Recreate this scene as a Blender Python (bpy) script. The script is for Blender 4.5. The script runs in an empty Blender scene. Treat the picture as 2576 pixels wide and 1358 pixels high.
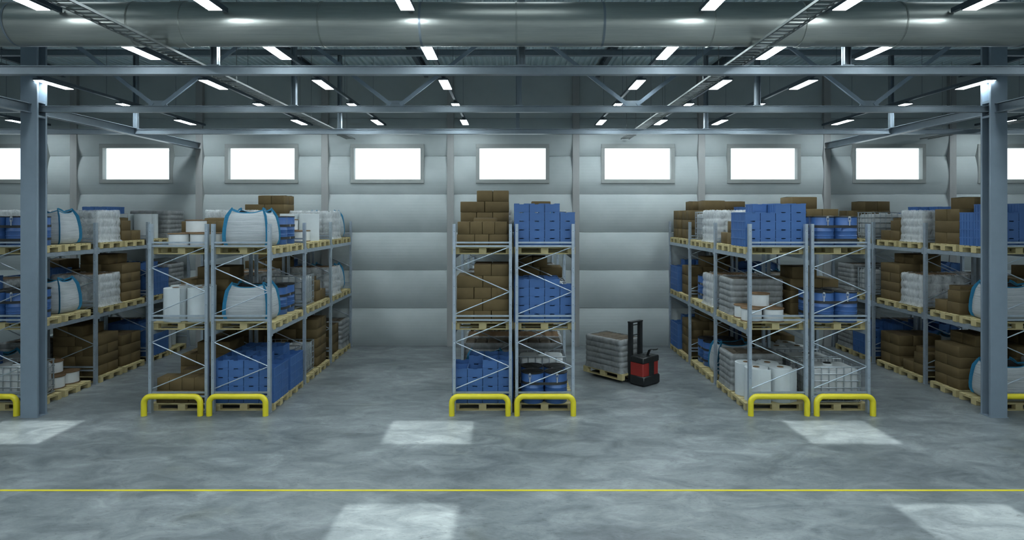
import bpy, math, random
from mathutils import Vector, Matrix
PI = math.pi
random.seed(7)
C = bpy.context.scene.collection

# ------------------------------------------------------------------ materials
MATS = {}
def new_mat(name):
    m = bpy.data.materials.new(name); m.use_nodes = True
    nt = m.node_tree; nt.nodes.clear()
    out = nt.nodes.new('ShaderNodeOutputMaterial')
    return m, nt, out
def L(nt, a, b): nt.links.new(a, b)
def coords(nt, scale=(1, 1, 1), kind='Object', rot=(0, 0, 0)):
    tc = nt.nodes.new('ShaderNodeTexCoord'); mp = nt.nodes.new('ShaderNodeMapping')
    mp.inputs['Scale'].default_value = scale; mp.inputs['Rotation'].default_value = rot
    L(nt, tc.outputs[kind], mp.inputs['Vector']); return mp.outputs['Vector']
def noise(nt, vec, scale, detail=4, rough=.6, dist=0.0):
    n = nt.nodes.new('ShaderNodeTexNoise'); n.inputs['Scale'].default_value = scale
    n.inputs['Detail'].default_value = detail; n.inputs['Roughness'].default_value = rough
    n.inputs['Distortion'].default_value = dist
    L(nt, vec, n.inputs['Vector']); return n.outputs['Fac']
def ramp(nt, fac, stops):
    r = nt.nodes.new('ShaderNodeValToRGB'); e = r.color_ramp.elements
    e[0].position, e[0].color = stops[0][0], (*stops[0][1], 1)
    e[1].position, e[1].color = stops[-1][0], (*stops[-1][1], 1)
    for p, c in stops[1:-1]:
        x = e.new(p); x.color = (*c, 1)
    L(nt, fac, r.inputs['Fac']); return r.outputs['Color']
def mixc(nt, fac, a, b, mode='MIX'):
    n = nt.nodes.new('ShaderNodeMix'); n.data_type = 'RGBA'; n.blend_type = mode
    for s, v in ((n.inputs[0], fac), (n.inputs[6], a), (n.inputs[7], b)):
        if isinstance(v, (int, float)): s.default_value = v
        elif isinstance(v, tuple): s.default_value = (*v, 1)
        else: L(nt, v, s)
    return n.outputs[2]
def principled(nt, out, color, rough=.5, metal=0.0, spec=.5, bump=None, bstr=.1, bdist=.01):
    p = nt.nodes.new('ShaderNodeBsdfPrincipled')
    if isinstance(color, tuple): p.inputs['Base Color'].default_value = (*color, 1)
    else: L(nt, color, p.inputs['Base Color'])
    if isinstance(rough, (int, float)): p.inputs['Roughness'].default_value = rough
    else: L(nt, rough, p.inputs['Roughness'])
    p.inputs['Metallic'].default_value = metal
    p.inputs['Specular IOR Level'].default_value = spec
    if bump is not None:
        b = nt.nodes.new('ShaderNodeBump'); b.inputs['Strength'].default_value = bstr
        b.inputs['Distance'].default_value = bdist
        L(nt, bump, b.inputs['Height']); L(nt, b.outputs['Normal'], p.inputs['Normal'])
    L(nt, p.outputs['BSDF'], out.inputs['Surface']); return p
def m_plain(key, col, rough=.5, metal=0.0, spec=.5, var=.08, nscale=6.0, bump=0.0, bscale=60.0, objvar=0.0, kind='Object'):
    m, nt, out = new_mat(key)
    v = coords(nt, kind=kind)
    f = noise(nt, v, nscale)
    lo = tuple(c * (1 - var) for c in col); hi = tuple(min(1, c * (1 + var)) for c in col)
    c = ramp(nt, f, [(.3, lo), (.7, hi)])
    if objvar:
        oi = nt.nodes.new('ShaderNodeObjectInfo')
        mr = nt.nodes.new('ShaderNodeMapRange'); mr.inputs[3].default_value = 1 - objvar; mr.inputs[4].default_value = 1 + objvar
        L(nt, oi.outputs['Random'], mr.inputs[0])
        cc = nt.nodes.new('ShaderNodeCombineColor')
        for i in range(3): L(nt, mr.outputs[0], cc.inputs[i])
        c = mixc(nt, 1.0, c, cc.outputs[0], 'MULTIPLY')
    b = noise(nt, v, bscale, 3) if bump else None
    principled(nt, out, c, rough, metal, spec, b, bump, .01)
    MATS[key] = m; return m

m_plain('steel_galv', (.40, .47, .54), .36, .55, .5, .10, 9, .06, 90)
m_plain('beam_grey', (.185, .225, .26), .38, .4, .5, .08, 5, .05, 60)
m_plain('column_grey', (.20, .255, .31), .45, .2, .5, .05, 3, .15, 120)
m_plain('pilaster', (.30, .31, .31), .7, 0, .3, .05, 3, .2, 80, kind='Generated')
m_plain('cardboard', (.116, .084, .040), .82, 0, .2, .09, 5, .08, 40, objvar=.09)
m_plain('flap_card', (.085, .060, .034), .85, 0, .2, .09, 5)
m_plain('crate_blue', (.050, .125, .31), .45, 0, .4, .06, 4, objvar=.06)
m_plain('drum_blue', (.042, .112, .30), .38, 0, .5, .06, 4, .04, 30)
m_plain('black_rubber', (.012, .013, .014), .45, 0, .4, .2, 8)
m_plain('strap_grey', (.030, .032, .034), .6, 0, .3, .2, 20)
m_plain('steel_bright', (.62, .64, .66), .28, .9, .5, .1, 20)
m_plain('cage_steel', (.38, .42, .45), .32, .8, .5, .1, 20)
m_plain('tank_white', (.46, .49, .50), .42, 0, .45, .06, 3, .05, 12)
m_plain('paper_white', (.52, .57, .59), .75, 0, .2, .05, 3, .12, 50)
m_plain('spool_white', (.58, .61, .62), .6, 0, .3, .05, 4, .2, 90)
m_plain('core_brown', (.16, .10, .055), .8, 0, .2, .15, 12)
m_plain('bag_blue', (.025, .17, .30), .7, 0, .2, .12, 30)
m_plain('sack_kraft', (.105, .088, .068), .85, 0, .2, .15, 6, .3, 20)
m_plain('bucket_white', (.55, .57, .58), .42, 0, .5, .04, 4)
m_plain('yellow_paint', (.66, .57, .022), .42, 0, .5, .05, 3, .05, 40)
m_plain('truck_black', (.010, .012, .013), .42, 0, .5, .15, 8, .1, 80)
m_plain('truck_red', (.26, .022, .018), .45, 0, .5, .06, 4, .1, 80)
m_plain('window_frame', (.27, .29, .285), .6, 0, .3, .04, 4)
m_plain('track_dark', (.075, .10, .125), .4, .3, .5, .1, 6)
m_plain('tray_steel', (.17, .19, .19), .45, .5, .5, .08, 8)
m_plain('wall_white', (.74, .77, .77), .7, 0, .2, .03, 2)  # unseen side and front walls, made this white to bounce more light upward
m_plain('inside_dark', (.030, .030, .032), .9, 0, .1, .1, 8)  # near-black colour standing in for shade inside bags and post holes

def mat_wood():
    m, nt, out = new_mat('pallet_wood')
    f = noise(nt, coords(nt, (1.2, 26, 26)), 3.0, 5, .6, .6)
    f2 = noise(nt, coords(nt), 2.2, 2)
    c = ramp(nt, f, [(.25, (.33, .27, .13)), (.6, (.50, .43, .23)), (.85, (.56, .49, .28))])
    c = mixc(nt, .35, c, ramp(nt, f2, [(.3, (.38, .31, .15)), (.7, (.56, .49, .28))]))
    principled(nt, out, c, .75, 0, .2, f, .2, .004); MATS['wood'] = m
mat_wood()
def mat_bag():
    m, nt, out = new_mat('woven_bag')
    v = coords(nt, (.6, .6, 30), rot=(.05, .03, 0))
    f = noise(nt, v, 3.0, 6, .65, .35)
    f2 = noise(nt, coords(nt, (22, 22, 14)), 6, 2)
    c = ramp(nt, f, [(.36, (.27, .30, .32)), (.5, (.41, .445, .465)), (.75, (.48, .51, .53))])
    principled(nt, out, c, .7, 0, .25, mixc(nt, .35, f, f2), .7, .02); MATS['bag'] = m
mat_bag()
def mat_floor():
    m, nt, out = new_mat('concrete_floor')
    v1 = coords(nt, (.55, 1.0, 1), rot=(0, 0, .12))
    big = noise(nt, v1, .8, 4, .55, .4)
    mid = noise(nt, v1, 2.6, 9, .66, .8)
    v2 = coords(nt, (.7, 1.9, 1), rot=(0, 0, .25))
    fine = noise(nt, v2, 9, 10, .74, 1.6)
    a = ramp(nt, mid, [(.30, (.105, .124, .136)), (.5, (.182, .206, .219)), (.70, (.285, .315, .325))])
    b = ramp(nt, big, [(.32, (.58, .60, .61)), (.64, (1.13, 1.12, 1.1))])
    c = mixc(nt, .8, a, b, 'MULTIPLY')
    d = ramp(nt, fine, [(.32, (.30, .30, .30)), (.43, (.93, .93, .93)), (.72, (1.28, 1.28, 1.28))])
    c = mixc(nt, .75, c, d, 'MULTIPLY')
    st = noise(nt, coords(nt, (1, 1.3, 1)), .9, 2, .5, .2)
    s = ramp(nt, st, [(.22, (.72, .70, .62)), (.36, (1, 1, 1))])
    c = mixc(nt, .8, c, s, 'MULTIPLY')
    r = nt.nodes.new('ShaderNodeMapRange'); L(nt, fine, r.inputs[0]); r.inputs[3].default_value = .30; r.inputs[4].default_value = .50
    principled(nt, out, c, r.outputs[0], 0, .45, fine, .18, .006); MATS['floor'] = m
mat_floor()
def mat_wall():
    m, nt, out = new_mat('wall_cladding')
    f = noise(nt, coords(nt), 1.4, 3)
    c = ramp(nt, f, [(.3, (.365, .41, .418)), (.7, (.41, .455, .462))])
    principled(nt, out, c, .55, 0, .3, noise(nt, coords(nt), 45, 2), .08, .004); MATS['wall'] = m
mat_wall()
def mat_duct():
    m, nt, out = new_mat('duct_metal')
    f = noise(nt, coords(nt, (1.2, 30, 30)), 2.0, 4)
    c = ramp(nt, f, [(.3, (.36, .38, .36)), (.7, (.44, .46, .43))])
    r = nt.nodes.new('ShaderNodeMapRange'); L(nt, f, r.inputs[0]); r.inputs[3].default_value = .30; r.inputs[4].default_value = .42
    principled(nt, out, c, r.outputs[0], .92, .5, f, .05, .01); MATS['duct'] = m
mat_duct()
m_plain('deck_metal', (.52, .64, .68), .5, .05, .5, .08, 3)
def mat_emit(key, col, s):
    m, nt, out = new_mat(key); e = nt.nodes.new('ShaderNodeEmission')
    e.inputs['Color'].default_value = (*col, 1); e.inputs['Strength'].default_value = s
    L(nt, e.outputs[0], out.inputs['Surface']); MATS[key] = m; return m
mat_emit('lamp_glow', (.85, .96, 1.0), 60.0)
def mat_film(key, col, alpha, bscale, bs):
    m, nt, out = new_mat(key)
    p = nt.nodes.new('ShaderNodeBsdfPrincipled')
    p.inputs['Base Color'].default_value = (*col, 1); p.inputs['Roughness'].default_value = .32
    p.inputs['Specular IOR Level'].default_value = .45
    f = noise(nt, coords(nt, (6, 6, 3)), bscale, 3, .5, 1.5)
    b = nt.nodes.new('ShaderNodeBump'); b.inputs['Strength'].default_value = bs; b.inputs['Distance'].default_value = .02
    L(nt, f, b.inputs['Height']); L(nt, b.outputs['Normal'], p.inputs['Normal'])
    t = nt.nodes.new('ShaderNodeBsdfTransparent'); mx = nt.nodes.new('ShaderNodeMixShader')
    mr = nt.nodes.new('ShaderNodeMapRange'); L(nt, f, mr.inputs[0])
    mr.inputs[1].default_value = .3; mr.inputs[2].default_value = .7
    mr.inputs[3].default_value = alpha - .12; mr.inputs[4].default_value = alpha + .12
    L(nt, mr.outputs[0], mx.inputs[0])
    L(nt, t.outputs[0], mx.inputs[1]); L(nt, p.outputs[0], mx.inputs[2]); L(nt, mx.outputs[0], out.inputs['Surface'])
    MATS[key] = m
mat_film('film_grey', (.30, .32, .33), .66, 1.2, .15)
mat_film('film_clear', (.60, .64, .66), .42, 1.6, .5)
def mat_glass():
    m, nt, out = new_mat('window_glass')
    t = nt.nodes.new('ShaderNodeBsdfTransparent'); g = nt.nodes.new('ShaderNodeBsdfGlossy'); g.inputs['Roughness'].default_value = .02
    mx = nt.nodes.new('ShaderNodeMixShader'); mx.inputs[0].default_value = .05
    t.inputs[0].default_value = (.95, .99, 1, 1)
    L(nt, t.outputs[0], mx.inputs[1]); L(nt, g.outputs[0], mx.inputs[2]); L(nt, mx.outputs[0], out.inputs['Surface'])
    MATS['glass'] = m
mat_glass()

# ------------------------------------------------------------------ mesh helpers
class MB:
    def __init__(s): s.v = []; s.f = []; s.m = []; s.mats = []; s.un = False
    def _mi(s, mat):
        if mat not in s.mats: s.mats.append(mat)
        return s.mats.index(mat)
    def add(s, vs, fs, mat=None):
        k = len(s.v); s.v += [tuple(v) for v in vs]
        mi = s._mi(mat) if mat else -1
        if not mat: s.un = True
        for f in fs: s.f.append(tuple(i + k for i in f)); s.m.append(mi)
        return s
    def box(s, x0, x1, y0, y1, z0, z1, mat=None, bev=0.0, M=None):
        if bev:
            b = bev; P = []
            for zz, i in ((z0, b), (z0 + b, 0), (z1 - b, 0), (z1, b)):
                P += [(x0 + i + (b if not i else 0), y0 + i, zz), (x1 - i - (b if not i else 0), y0 + i, zz), (x1 - i, y0 + i + (b if not i else 0), zz),
                      (x1 - i, y1 - i - (b if not i else 0), zz), (x1 - i - (b if not i else 0), y1 - i, zz), (x0 + i + (b if not i else 0), y1 - i, zz),
                      (x0 + i, y1 - i - (b if not i else 0), zz), (x0 + i, y0 + i + (b if not i else 0), zz)]
            # octagonal rings: clean doubles on inset rings are harmless
            F = [tuple(reversed(range(8))), tuple(range(24, 32))]
            for r in range(3):
                for i in range(8):
                    j = (i + 1) % 8; F.append((r * 8 + i, r * 8 + j, r * 8 + 8 + j, r * 8 + 8 + i))
        else:
            P = [(x0, y0, z0), (x1, y0, z0), (x1, y1, z0), (x0, y1, z0), (x0, y0, z1), (x1, y0, z1), (x1, y1, z1), (x0, y1, z1)]
            F = [(3, 2, 1, 0), (4, 5, 6, 7), (0, 1, 5, 4), (1, 2, 6, 5), (2, 3, 7, 6), (3, 0, 4, 7)]
        if M: P = [M @ Vector(p) for p in P]
        return s.add(P, F, mat)
    def tube(s, pts, r, n=8, mat=None, closed=False, caps=True, flat=None):
        pts = [Vector(p) for p in pts]; N = len(pts); P = []; F = []
        up0 = None
        for i, p in enumerate(pts):
            if closed: d = (pts[(i + 1) % N] - pts[i - 1])
            else: d = pts[min(i + 1, N - 1)] - pts[max(i - 1, 0)]
            d.normalize()
            if up0 is None:
                a = Vector((0, 0, 1)) if abs(d.z) < .9 else Vector((1, 0, 0))
                up0 = (a - d * a.dot(d)).normalized()
            u = (up0 - d * up0.dot(d)).normalized(); up0 = u
            w = d.cross(u)
            ru, rw = (r, r) if flat is None else flat
            for k in range(n):
                t = 2 * PI * (k + .5) / n
                P.append(p + u * math.cos(t) * ru + w * math.sin(t) * rw)
        M_ = N if closed else N - 1
        for i in range(M_):
            j = (i + 1) % N
            for k in range(n):
                l = (k + 1) % n; F.append((i * n + k, i * n + l, j * n + l, j * n + k))
        if caps and not closed:
            F.append(tuple(reversed(range(n)))); F.append(tuple(range((N - 1) * n, N * n)))
        return s.add(P, F, mat)
    def lathe(s, prof, n=24, cx=0, cy=0, mat=None, cap0=True, cap1=True, axis='Z'):
        P = []; F = []; K = len(prof)
        for r, z in prof:
            for k in range(n):
                t = 2 * PI * k / n; P.append((cx + r * math.cos(t), cy + r * math.sin(t), z))
        for i in range(K - 1):
            for k in range(n):
                l = (k + 1) % n; F.append((i * n + k, i * n + l, (i + 1) * n + l, (i + 1) * n + k))
        if cap0: F.append(tuple(reversed(range(n))))
        if cap1: F.append(tuple(range((K - 1) * n, K * n)))
        if axis == 'X': P = [(z, x, y) for x, y, z in P]
        return s.add(P, F, mat)
    def prism_y(s, prof, y0, y1, mat=None):           # closed profile in (x,z), extruded along y
        n = len(prof); P = [(x, y0, z) for x, z in prof] + [(x, y1, z) for x, z in prof]
        F = [(i, (i + 1) % n, n + (i + 1) % n, n + i) for i in range(n)] + [tuple(reversed(range(n))), tuple(range(n, 2 * n))]
        return s.add(P, F, mat)
    def prism_x(s, prof, x0, x1, mat=None):           # closed profile in (y,z)
        n = len(prof); P = [(x0, y, z) for y, z in prof] + [(x1, y, z) for y, z in prof]
        F = [(i, (i + 1) % n, n + (i + 1) % n, n + i) for i in range(n)] + [tuple(reversed(range(n))), tuple(range(n, 2 * n))]
        return s.add(P, F, mat)
    def prism_z(s, prof, z0, z1, mat=None):
        n = len(prof); P = [(x, y, z0) for x, y in prof] + [(x, y, z1) for x, y in prof]
        F = [(i, (i + 1) % n, n + (i + 1) % n, n + i) for i in range(n)] + [tuple(reversed(range(n))), tuple(range(n, 2 * n))]
        return s.add(P, F, mat)
    def mesh(s, name, mat, smooth=True, ang=32, recalc=True):
        if s.mats and len(s.m) and mat: 
            if s.un: s.mats.append(mat); k = len(s.mats) - 1; s.m = [k if i < 0 else i for i in s.m]
        me = bpy.data.meshes.new(name); me.from_pydata(s.v, [], s.f)
        ms = s.mats if s.mats else [mat]
        for k in ms: me.materials.append(MATS[k])
        if s.mats: me.polygons.foreach_set('material_index', s.m)
        if recalc:
            import bmesh
            bm = bmesh.new(); bm.from_mesh(me); bmesh.ops.remove_doubles(bm, verts=bm.verts, dist=1e-5)
            bmesh.ops.recalc_face_normals(bm, faces=bm.faces); bm.to_mesh(me); bm.free()
        if smooth:
            me.polygons.foreach_set('use_smooth', [True] * len(me.polygons))
            me.set_sharp_from_angle(angle=math.radians(ang))
        me.update(); return me
def link(name, data, loc=(0, 0, 0), rot=(0, 0, 0), parent=None, label=None):
    o = bpy.data.objects.new(name, data); C.objects.link(o)
    o.location = loc; o.rotation_euler = rot
    if parent is not None: o.parent = parent
    if label: o['label'] = label
    return o
def tag(o, label, cat, group=None):
    n = len(label.replace(',', ' ').split()); assert 4 <= n <= 16, (n, label)
    o['label'] = label; o['category'] = cat
    if group: o['group'] = group
    return o
def struct(name, me, loc=(0, 0, 0), parent=None):
    o = link(name, me, loc, parent=parent)
    if parent is None: o['kind'] = 'structure'
    return o
def copy_tree(o, parent=None):
    c = o.copy(); C.objects.link(c)
    if parent is not None: c.parent = parent
    for ch in o.children: copy_tree(ch, c)
    return c

# ------------------------------------------------------------------ camera
F_PX = 1550.0; CAMZ = 3.825
cam = bpy.data.cameras.new('camera'); cam.sensor_width = 36; cam.lens = F_PX / 2576 * 36
cam.shift_y = -(679 - 543) / 2576; cam.shift_x = 0; cam.clip_end = 200; cam.clip_start = .05
co = link('camera', cam, (0, 0, CAMZ), (PI / 2, 0, 0)); bpy.context.scene.camera = co

# ------------------------------------------------------------------ setting
XW, YB, YW, ZC = 20.0, -7.0, 18.15, 8.15
struct('floor', MB().add([(-XW, YB, 0), (XW, YB, 0), (XW, YW + .3, 0), (-XW, YW + .3, 0), (-XW, YB, -.1), (XW, YB, -.1), (XW, YW + .3, -.1), (-XW, YW + .3, -.1)],
       [(0, 1, 2, 3), (7, 6, 5, 4), (0, 4, 5, 1), (1, 5, 6, 2), (2, 6, 7, 3), (3, 7, 4, 0)]).mesh('floor', 'floor', False))
struct('trim_20', MB().box(-XW, XW, 8.565, 8.612, .0005, .003).mesh('trim', 'yellow_paint', False))

# windows in the rear wall and wall panels with real openings
PX2X = 18.15 / F_PX
pil_px = [-446, -132, 192, 506, 820, 1134, 1448, 1762, 2076, 2390, 2704, 3018]
pilX = [(p - 1288) * PX2X for p in pil_px]
pilX = [pilX[0] - 3.68] + pilX + [pilX[-1] + 3.68]
win_px = [-280, 34, 348, 661.5, 976, 1289.5, 1603, 1918, 2231, 2545, 2859]
WZ0, WZ1 = 4.895, 5.815; WHW = .975
winX = [(p - 1288) * PX2X for p in win_px]
edges = sorted(set([-XW, XW] + [x + d for x in winX for d in (-WHW, WHW)]))
wb = MB()
PH = 1.118
def prof_y(z):   # each cladding cassette bulges softly into the hall
    t = (z % PH) / PH
    if t > .97 or t < .0: return YW + .02
    return YW - .12 * (1 - (2 * t - 1) ** 2) * 1.0 + .0
zs = []
for k in range(6):
    for t in [0, .08, .16, .24, .32, .4, .48, .56, .64, .72, .8, .88, .94, .985]:
        zs.append(k * PH + t * PH)
    zs.append(k * PH + .993 * PH)
zs += [6 * PH, ZC + .05]
zs = sorted(set([round(z, 5) for z in zs] + [WZ0, WZ1]))
def wy(z):
    if z >= 6 * PH: return YW - .01
    t = (z / PH) % 1.0
    if t > .988: return YW + .01
    t = min(1, t / .988)
    return YW - .42 * t * (1 - t)
for a, b in zip(edges[:-1], edges[1:]):
    mid = (a + b) / 2; iswin = any(abs(mid - x) < WHW - .01 for x in winX)
    for z0, z1 in zip(zs[:-1], zs[1:]):
        if iswin and z0 >= WZ0 - 1e-4 and z1 <= WZ1 + 1e-4: continue
        wb.add([(a, wy(z0 + 1e-6), z0), (b, wy(z0 + 1e-6), z0), (b, wy(z1 - 1e-6), z1), (a, wy(z1 - 1e-6), z1)], [(0, 1, 2, 3)])
# outer skin so the wall has thickness
for a, b in zip(edges[:-1], edges[1:]):
    mid = (a + b) / 2; iswin = any(abs(mid - x) < WHW - .01 for x in winX)
    for z0, z1 in ((0, WZ0), (WZ0, WZ1), (WZ1, ZC + .05)):
        if iswin and z0 == WZ0: continue
        wb.add([(a, YW + .055, z0), (a, YW + .055, z1), (b, YW + .055, z1), (b, YW + .055, z0)], [(0, 1, 2, 3)])
struct('wall_rear', wb.mesh('wall_rear', 'wall', True, 25, recalc=False))
struct('wall_left', MB().box(-XW - .2, -XW, YB, YW + .3, 0, ZC + .1).mesh('wall_left', 'wall_white', False))
struct('wall_right', MB().box(XW, XW + .2, YB, YW + .3, 0, ZC + .1).mesh('wall_right', 'wall_white', False))
struct('wall_front', MB().box(-XW - .2, XW + .2, YB - .2, YB, 0, ZC + .1).mesh('wall_front', 'wall_white', False))
wn = 0
for x in winX:
    wn += 1
    fb = MB(); fw = .115
    y0, y1 = YW - .125, YW + .05
    fb.box(x - WHW - .10, x + WHW + .10, y0, y1, WZ1, WZ1 + fw, bev=.006)
    fb.box(x - WHW - .10, x + WHW + .10, y0, y1, WZ0 - fw, WZ0, bev=.006)
    fb.box(x - WHW - .10, x - WHW + .001, y0, y1, WZ0, WZ1)
    fb.box(x + WHW - .001, x + WHW + .10, y0, y1, WZ0, WZ1)
    r = struct('window_%d' % wn, fb.mesh('window_frame', 'window_frame', True, 30))
    link('glass_pane', MB().box(x - WHW, x + WHW, YW - .02, YW - .014, WZ0, WZ1).mesh('glass', 'glass', False), parent=r)
tn = 0
for x in pilX:
    if abs(x) > XW - .2: continue
    tn += 1
    pb = MB(); pb.box(x - .10, x + .10, YW - .13, YW + .02, 0, 7.95, bev=.004)
    struct('trim_%d' % tn, pb.mesh('trim', 'pilaster', True, 30))

# corrugated ceiling with skylight openings
SX = [-7.21, .055, 7.32]; SHW = .785; SY = [(5.66, 6.89), (9.0, 10.22)]
cb = MB(); pitch = .165; x = -XW
while x < XW - 1e-6:
    q = pitch; pr = [(x, ZC), (x + q * .35, ZC), (x + q * .5, ZC - .05), (x + q * .85, ZC - .05), (x + q, ZC)]
    for (xa, za), (xb, zb) in zip(pr[:-1], pr[1:]):
        m = (xa + xb) / 2; spans = [(YB, YW + .1)]
        if any(abs(m - s) < SHW for s in SX):
            spans = [(YB, SY[0][0]), (SY[0][1], SY[1][0]), (SY[1][1], YW + .1)]
        for ya, yb in spans:
            cb.add([(xa, ya, za), (xa, yb, za), (xb, yb, zb), (xb, ya, zb)], [(0, 1, 2, 3)])
            cb.add([(xa, ya, za + .12), (xb, ya, zb + .12), (xb, yb, zb + .12), (xa, yb, za + .12)], [(0, 1, 2, 3)])
    x += pitch
struct('ceiling', cb.mesh('ceiling', 'deck_metal', False, recalc=False))
for sx in SX:
    for ya, yb in SY:
        wn += 1; sb = MB()
        for b in ((sx - SHW - .06, sx - SHW, ya - .06, yb + .06), (sx + SHW, sx + SHW + .06, ya - .06, yb + .06), (sx - SHW, sx + SHW, ya - .06, ya), (sx - SHW, sx + SHW, yb, yb + .06)):
            sb.box(b[0], b[1], b[2], b[3], ZC - .06, ZC + .3)
        r = struct('window_%d' % wn, sb.mesh('skylight_curb', 'window_frame', False))
        link('glass_pane', MB().box(sx - SHW, sx + SHW, ya, yb, ZC + .24, ZC + .246).mesh('glass', 'glass', False), parent=r)

# ------------------------------------------------------------------ steel frame of the hall
def ibeam_x(mb, x0, x1, yc, z0, z1, w=.12, t=.012):
    mb.box(x0, x1, yc - w / 2, yc + w / 2, z0, z0 + t); mb.box(x0, x1, yc - w / 2, yc + w / 2, z1 - t, z1)
    mb.box(x0, x1, yc - .006, yc + .006, z0 + t, z1 - t)
    mb.box(x0, x1, yc - w / 2 + .004, yc - w / 2 + .012, z0 + t, z1 - t) if False else None
def rhs_x(mb, x0, x1, yc, z0, z1, w=.12):
    h = z1 - z0
    d_ = .022
    p = [(yc - w / 2, z0), (yc + w / 2, z0), (yc + w / 2, z1), (yc - w / 2, z1), (yc - w / 2, z1 - .013), (yc - w / 2 + d_, z1 - .017), (yc - w / 2 + d_, z0 + .017), (yc - w / 2, z0 + .013)]
    mb.prism_x(p, x0, x1)
HX = [-14.15, -9.155, -4.19, .14, 4.72, 9.23, 14.2]
VX = [-11.4, -6.81, -2.24, 2.31, 6.87, 11.5]
tnames = {8.7: 'nearest', 11.85: 'middle', 15.0: 'rear'}
LOWZ = (5.815, 5.935)
for yc, w in tnames.items():
    root = link('roof_truss', None, (0, yc, 0))
    tag(root, 'grey steel roof truss crossing the hall, %s of the three' % w, 'truss', 'steel roof trusses')
    b = MB(); rhs_x(b, -XW + .01, XW - .01, 0, *LOWZ); link('bottom_chord', b.mesh('chord', 'beam_grey', True, 20), parent=root)
    b = MB(); rhs_x(b, -XW + .01, XW - .01, 0, 7.72, 7.86, .14); link('top_chord', b.mesh('chord', 'beam_grey', True, 20), parent=root)
    for hx in HX:
        if yc == 11.85 and abs(hx) > 9 and abs(hx) < 10: continue
        b = MB(); wd = .045
        b.box(hx - wd, hx - wd + .012, -.05, .05, 5.935, 7.72); b.box(hx + wd - .012, hx + wd, -.05, .05, 5.935, 7.72); b.box(hx - wd, hx + wd, -.006, .006, 5.935, 7.72)
        b.box(hx - .08, hx + .08, -.06, .06, 5.935, 5.95)
        link('hanger', b.mesh('hanger', 'beam_grey', False), parent=root)
    if yc == 11.85:
        for i, vx in enumerate(VX):
            for sgn in (-1, 1):
                tx = vx + sgn * (2.2)
                b = MB(); d = Vector((tx - vx - sgn * .09, 0, 1.64)).normalized()
                b.tube([(vx + sgn * .09, 0, 5.96), (tx, 0, 7.6)], .03, 4, flat=(.05, .03))
                link('diagonal', b.mesh('diagonal', 'column_grey', False), parent=root)
            b = MB(); b.prism_y([(vx - .19, 5.935), (vx + .19, 5.935), (vx + .13, 6.04), (vx - .13, 6.04)], -.012, .012)
            link('gusset_plate', b.mesh('gusset', 'beam_grey', False), parent=root)
for i, xc in enumerate((-9.19, 9.235)):
    s = -1 if xc < 0 else 1
    b = MB()
    b.box(-.075, .075, 3.0, 18.0, 5.775, 5.79); b.box(-.075, .075, 3.0, 18.0, 5.945, 5.96); b.box(-.006, .006, 3.0, 18.0, 5.79, 5.945)
    o = link('steel_beam', b.mesh('long_beam', 'beam_grey', False), (xc + (.02 if s < 0 else -.02), 0, 0))
    tag(o, 'grey steel beam running from the %s column back to the rear wall' % ('left' if s < 0 else 'right'), 'beam', 'beams beside the columns')
    b = MB(); z1 = 8.08
    b.box(-.158, .158, 0, .045, 0, z1, bev=.003); b.box(-.158, .158, .215, .26, 0, z1, bev=.003)
    b.box(-.035, .035, .045, .215, 0, z1)
    b.box(-.155, .155, .045, .215, 5.70, 5.74); b.box(-.155, .155, .045, .215, 5.98, 6.02)
    o = link('steel_column', b.mesh('column', 'column_grey', True, 30), (-9.155 if s < 0 else 9.228, 11.67, 0))
    tag(o, 'tall grey steel column standing in front of the %s rack' % ('far-left' if s < 0 else 'far-right'), 'column', 'steel columns')
    link('base_plate', MB().box(-.17, .17, -.01, .27, .0005, .012).mesh('plate', 'column_grey', False), parent=o)
for i, xc in enumerate((-13.1, -5.7, -2.5, 2.5, 5.7, 13.1)):
    b = MB(); b.box(-.06, .06, 12.6 if abs(xc) < 9 else 2, 18.0, 7.87, 7.89); b.box(-.06, .06, 12.6 if abs(xc) < 9 else 2, 18.0, 8.07, 8.095); b.box(-.008, .008, 12.6 if abs(xc) < 9 else 2, 18.0, 7.89, 8.07)
    o = link('roof_purlin', b.mesh('purlin', 'track_dark', False), (xc, 0, 0))
    tag(o, 'dark steel purlin under the corrugated ceiling, %s of six from the left' % ['first', 'second', 'third', 'fourth', 'fifth', 'last'][i], 'purlin', 'roof purlins')

# ventilation duct
dr = link('ventilation_duct', None, (0, 8.24, 6.383)); tag(dr, 'long round grey metal air duct hanging across the hall under the roof', 'duct')
R = .287; seams = [-16.6, -14.0, -11.4, -8.35, -5.0, -2.52, .055, 2.63, 5.12, 8.45, 11.4, 14.0, 16.6]
seams = [-19.9] + seams + [19.9]
for a, c in zip(seams[:-1], seams[1:]):
    b = MB(); b.lathe([(R, a + .004), (R, c - .004)], 48, axis='X', cap0=False, cap1=False)
    link('duct_section', b.mesh('section', 'duct', True, 40), parent=dr)
for a in seams[1:-1]:
    b = MB(); b.lathe([(R - .004, a - .012), (R + .008, a - .009), (R + .008, a - .003), (R + .001, a - .002), (R + .001, a + .002), (R + .008, a + .003), (R + .008, a + .009), (R - .004, a + .012)], 48, axis='X', cap0=False, cap1=False)
    link('joint_ring', b.mesh('ring', 'duct', True, 40), parent=dr)
for a in (-4.4, 3.3 + .6):       # smaller sleeve collars
    b = MB(); b.lathe([(R - .003, a - .09), (R + .012, a - .085), (R + .012, a + .085), (R - .003, a + .09)], 48, axis='X', cap0=False, cap1=False)
    link('sleeve', b.mesh('sleeve', 'duct', True, 40), parent=dr)
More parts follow.
